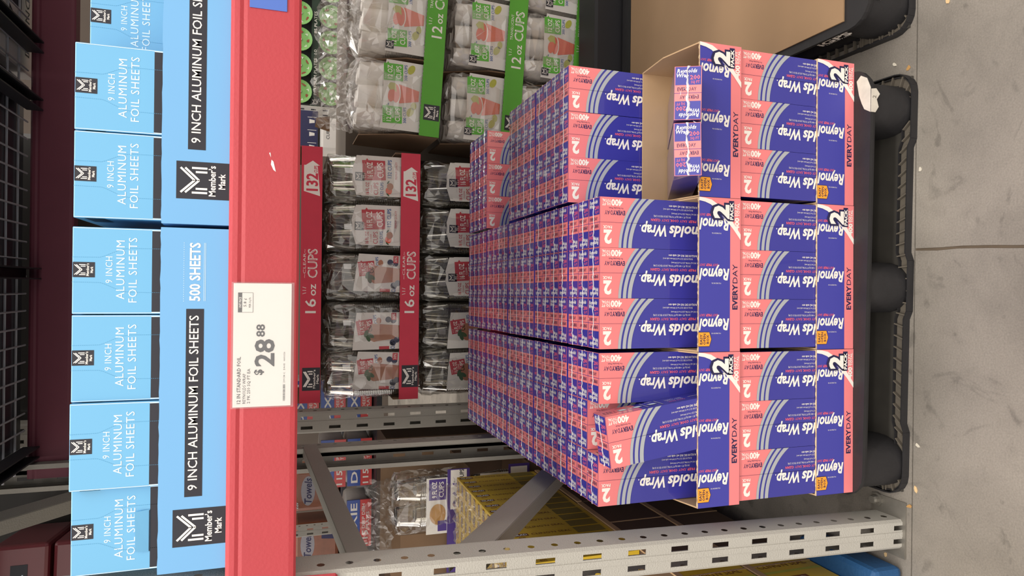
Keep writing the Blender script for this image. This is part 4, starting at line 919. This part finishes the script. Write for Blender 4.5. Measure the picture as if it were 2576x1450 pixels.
def case(x0, x1, y0, y1, z0, z1, label, fronted=False):
    t = thing('shipping_case', label, 'case', (x0, y0, z0), (0, 0, 0), 'brown shipping cases in the left bay'); w_, d, h = x1-x0, y1-y0, z1-z0
    m = MB(); m.rbox(0, w_, 0, d, 0, h, DBROWN, 0.003); m.build('body', t)
    m = MB(); m.box(w_-0.002, w_+0.0025, 0, d, h-0.016, h+0.001, TAN); m.build('rim', t)
    m = MB(); m.box(w_-0.001, w_+0.0012, d*0.5-0.003, d*0.5+0.003, 0, h-0.016, TAN); m.build('seam', t)
    if fronted:
        m = MB(); fr = Fr((0, 0, 0), (1, 0, 0), (0, 0, 1)); m.rect(fr, 0.003, 0.003, w_-0.003, h-0.003, YELLOW, 1); fv = Fr((w_, 0, h), (0, 0, -1), (1, 0, 0))
        m.rect(fr, w_-0.10, 0.0, w_-0.085, h, LIME, 2); m.text(Fr((w_-0.075, 0, h-0.02), (0, 0, -1), (1, 0, 0)), 'GLAD', 0.0, 0.012, 0.03, YDARK, 2, bold=0.02, width=0.08); m.text(Fr((w_-0.16, 0, h-0.01), (0, 0, -1), (1, 0, 0)), "CLING'N SEAL", 0.0, 0.01, 0.03, YDARK, 2, bold=0.01, width=h-0.03); m.build('front_print', t)
        m = MB(); fs = Fr((w_+0.0004, 0, h), (0, 0, -1), (0, 1, 0)); m.rect(fs, 0.018, 0.004, h-0.004, d*0.60, YELLOW, 1); m.rect(fs, 0.0175, 0.150, h-0.004, 0.162, LIME, 2)
        m.rect(fs, 0.030, 0.088, 0.120, 0.128, YDARK, 2); m.text(fs, 'GLAD', 0.075, 0.097, 0.022, PALE, 3, bold=0.02, al='C', width=0.075); m.text(fs, "CLING'N SEAL", 0.026, 0.040, 0.026, YDARK, 2, bold=0.01, width=h-0.05); m.text(fs, "CLING'N SEAL", 0.026, 0.182, 0.022, YDARK, 2, bold=0.01, width=h-0.05); m.build('side_print', t)
    return t
for k, (z0, z1) in enumerate(((0.094, 0.290), (0.293, 0.490))):
    for j, (y0, y1) in enumerate(((-0.015, 0.385), (0.390, 0.790), (0.795, 1.195))):
        case(-0.80, -0.250+0.002*j, y0, y1, z0, z1, 'brown shipping case with yellow front, %s tier, %s one back' % (('lower', 'upper')[k], ORD[j]), j == 0)
t = thing('pallet', 'blue painted pallet at the bottom left corner', 'pallet', (-0.95, -0.07, 0)); m = MB(); m.rbox(0, 0.60, 0.02, 1.25, 0.066, 0.090, BLUEPAL, 0.008, 2); m.build('deck', t)
m = MB(); m.rbox(0.40, 0.752, 0.045, 0.30, 0.006, 0.092, BLUEPAL, 0.014, 2); m.build('front_block', t)
for x in (0.03, 0.29, 0.50): m = MB(); m.rbox(x, x+0.09, 0.31, 1.24, 0.0, 0.067, BLUEPAL, 0.012, 2); m.build('block', t)

# purple tray with a bag of small clear cups
t = thing('cup_tray', 'purple tray reading 264 cups behind the slanted brace', 'cardboard tray', (-0.70, 1.30, 0.722)); m = MB(); m.box(0, 0.455, 0, 0.004, 0, 0.088, PURPLE); m.build('front_panel', t)
m = MB(); m.box(0, 0.455, 0.004, 0.35, 0, 0.004, BROWN); m.build('floor_panel', t)
m = MB(); m.box(0.0, 0.455, 0.33, 0.334, 0.004, 0.30, BROWN); m.build('back_panel', t); m = MB(); m.box(0.0, 0.20, 0.05, 0.054, 0.004, 0.26, BROWN); m.prism([(0, 0.26), (0.10, 0.26), (0.07, 0.30), (0.02, 0.29)], -0.004, 0, BROWN, front(0, 0.05, 0)); m.build('inner_flap', t)
m = MB(); fr = front(0, 0, 0); m.rect(fr, 0.300, 0.012, 0.452, 0.076, WHITE, 1); m.text(fr, '264', 0.308, 0.020, 0.046, PURPLE, 2, bold=0.02, width=0.098); m.text(fr, 'CUPS', 0.409, 0.024, 0.016, INK, 2, bold=0.02, width=0.044); m.build('printing', t)
t = thing('cup_bag', 'bag of small clear cups with a 9 oz label in the purple tray', 'bag of cups', (-0.49, 1.312, 0.727), group='clear cup bags in purple trays')
for k in range(2):
    for z in (0, 0.075): o = link('cup_stack', CLST2, t); o.location = (0.055+k*0.1, 0.07, 0.025+z); o.scale = (1.05, 1.05, 1.1)
m = MB(); fr = front(0, -0.010, 0); m.rect(fr, 0.0, 0.03, 0.215, 0.165, LWHITE, 0); m.rect(fr, 0.13, 0.088, 0.21, 0.155, PURPLE, 2); m.text(fr, '9 FL OZ', 0.17, 0.125, 0.018, WHITE, 3, bold=0.02, al='C', width=0.062); m.text(fr, 'CUPS', 0.17, 0.098, 0.018, WHITE, 3, bold=0.01, al='C', width=0.06); m.disc(fr, 0.075, 0.12, 0.040, mat('peach_drink', '#b98a4e', 0.5, var=0.15, scale=50), 2, 20, 0.032); m.rect(fr, 0.01, 0.085, 0.05, 0.12, PURPLE, 3); m.build('label_sheet', t)
me = bag_shell(0.225, 0.15, 0.265, 77, FILM, 0.03, 0.006); link('film', me, t).location = (0, -0.014, 0.0)
t = thing('cup_tray', 'lower purple tray, half hidden by the brace and foil', 'cardboard tray', (-0.70, 1.31, 0.47)); m = MB(); m.box(0, 0.455, 0, 0.004, 0, 0.088, PURPLE); m.build('front_panel', t); m = MB(); fr = front(0, 0, 0); m.rect(fr, 0.275, 0.010, 0.445, 0.080, WHITE, 1); m.text(fr, '264', 0.29, 0.022, 0.044, PURPLE, 2, bold=0.02, width=0.12); m.build('printing', t)
m = MB(); m.box(0.0, 0.455, 0.005, 0.35, 0.0, 0.004, BROWN); m.build('floor_panel', t)
t = thing('cup_bag', 'dark clear cup bag in the lower purple tray', 'bag of cups', (-0.49, 1.322, 0.475), group='clear cup bags in purple trays')
for k in range(2): o = link('cup_stack', CLST2, t); o.location = (0.055+k*0.1, 0.07, 0.002); o.scale = (1.05, 1.05, 1.35)
m = MB(); fr = front(0, -0.006, 0); m.rect(fr, 0.13, 0.07, 0.215, 0.20, LWHITE, 0); m.rect(fr, 0.135, 0.12, 0.20, 0.19, CHAR, 2); m.text(fr, '9', 0.165, 0.14, 0.035, WHITE, 3, bold=0.02, al='C'); m.build('label_sheet', t)
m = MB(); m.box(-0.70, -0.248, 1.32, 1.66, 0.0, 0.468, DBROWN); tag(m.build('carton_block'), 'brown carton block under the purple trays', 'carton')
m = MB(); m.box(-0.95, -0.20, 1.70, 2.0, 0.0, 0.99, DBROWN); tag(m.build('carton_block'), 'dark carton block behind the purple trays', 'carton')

# packages of plates behind the rear posts
PBL = mat('plate_pack_blue', '#2c4fa8', 0.4, coat=0.4); PRD = mat('plate_pack_red', '#d8403f', 0.4, coat=0.4); PWH = mat('plate_white', '#d9d5d0', 0.4, coat=0.4, var=0.12, scale=60)
def plates(x, y, z, label):
    t = thing('plate_package', label, 'package', (x, y, z), (0, 0, 0), 'blue and red packages of paper plates'); w_ = 0.26; h = 0.122
    m = MB(); P = [(0.0005, 0), (0.085, 0.0), (0.130, 0.020), (0.130, h-0.01), (0.122, h), (0.0005, h)]; m.lathe(P, PWH, 28, (w_/2, 0.14, 0)); m.build('plates', t, True)
    m = MB(); m.box(0.015, w_-0.015, 0.0, 0.012, 0.058, h-0.002, PBL); m.build('blue_band', t); m = MB(); m.box(0.015, w_-0.015, -0.0005, 0.012, 0.003, 0.057, PRD); m.build('red_band', t)
    m = MB(); fr = front(0, -0.0012, 0); m.text(fr, 'DIXIE', 0.13, 0.072, 0.030, WHITE, 1, bold=0.02, al='C', width=0.20)
    m.text(fr, '115', 0.025, 0.020, 0.026, WHITE, 1, bold=0.02, width=0.07); m.text(fr, 'DEEP DISH', 0.105, 0.034, 0.014, WHITE, 1, bold=0.01, width=0.12); m.text(fr, 'PLATES', 0.105, 0.014, 0.014, WHITE, 1, bold=0.01, width=0.08); m.build('printing', t)
for k in range(4): plates(-0.245, 2.15, 0.995+k*0.126-0.0, 'plate package seen between the two grey posts, %s from the bottom' % ORD[k])
for k in range(2): plates(-0.53, 2.12, 0.995+k*0.125, 'plate package left of the grey posts, %s' % ('lower one', 'upper one')[k])
plates(-0.83, 2.12, 0.995, 'plate package farthest left behind the level strut')
crumple('plastic_film', 'crumpled clear film under the level strut', (-0.66, 1.62, 0.98), 0.30, 0.13, 0.012, 31, MILKY, 26, 10, (0.15, 0.10, 0))
m = MB(); m.box(-1.3, 0.035, 2.02, 2.9, 0.965, 0.99, DARKIRON); tag(m.build('shelf_deck'), 'dark deck under the blue and red plate packages', 'shelf deck')
# far paper towel packages
TWL = mat('towel_pack', '#7d4a34', 0.4, coat=0.3, var=0.35, scale=14)
for k, (x, z) in enumerate(((-1.22, 1.0), (-1.22, 1.36), (-1.62, 1.0), (-2.02, 1.0))):
    t = thing('towel_package', ['brown wrapped paper towel package far behind, right of the far post', 'upper brown paper towel package far behind', 'paper towel package far behind, left of the far post', 'leftmost brown paper towel package far behind'][k], 'package', (x, 4.0, z), (0, 0, 0), 'far paper towel packages'); m = MB(); m.rbox(0, 0.31, 0, 0.3, 0, 0.33, TWL, 0.03, 2); m.build('body', t)
    m = MB(); fr = front(0, -0.001, 0); m.disc(fr, 0.155, 0.23, 0.11, mat('towel_oval', '#8d8a92', 0.5, var=0.2, scale=20), 1, 20, 0.05); m.text(fr, 'Towels', 0.155, 0.205, 0.05, NAVYT, 2, bold=0.02, shear=0.2, al='C', width=0.19); m.text(fr, '220', 0.05, 0.30, 0.022, PALE, 2, al='C'); m.text(fr, '15', 0.05, 0.09, 0.03, PALE, 2, bold=0.02, al='C'); m.poly(fr, [(0.18, 0.03), (0.26, 0.03), (0.25, 0.13), (0.19, 0.13)], NAVYT, 1); m.build('printing', t)
m = MB(); m.box(-3, 0.2, 3.9, 4.4, 0.96, 0.995, DARKIRON); tag(m.build('shelf_deck'), 'dark far deck under the paper towel packages', 'shelf deck')
perforated_post('rack_post', 'thin far grey post between the paper towel packages', -1.30, -1.23, 3.7, 0.06, 0.0, 3.0, RACKDARK, -1, 0.0)

# ================================================================ small litter on the floor
for k, (x, y, a, lb) in enumerate(((-0.005, -0.052, 0.4, 'pale paper scrap by the pallet rim, nearest the grey post'), (0.10, -0.056, 1.2, 'tiny yellow scrap by the left end of the pallet'), (-0.05, -0.035, 2.0, 'pale scrap at the corner of the post base plate'), (-0.19, 0.03, 0.2, 'orange scrap beside the blue pallet'), (1.02, 0.02, 0.9, 'tan crumb between the two black pallets'), (1.00, -0.02, 2.2, 'brown crumb in front of the gap between pallets'), (1.12, -0.12, 0.5, 'white fleck on the floor at the right'), (0.75, -0.055, 0.1, 'yellow crumb at the rim of the pallet'))):
    r = random.Random(k); m = MB(); s_ = 0.008; m.prism([(r.uniform(.6, 1.2)*s_*math.cos(q*PI/3), r.uniform(.6, 1.2)*s_*0.6*math.sin(q*PI/3)) for q in range(6)], 0, 0.0015, mat('scrap%d' % (k % 3), ('#d8b98a', '#cfc8b8', '#b88d55')[k % 3], 0.8), None)
    o = m.build('scrap'); o.location = (x, y, 0.0005); o.rotation_euler = (0.05, 0.08, a); tag(o, lb, 'litter', 'scraps on the concrete floor')
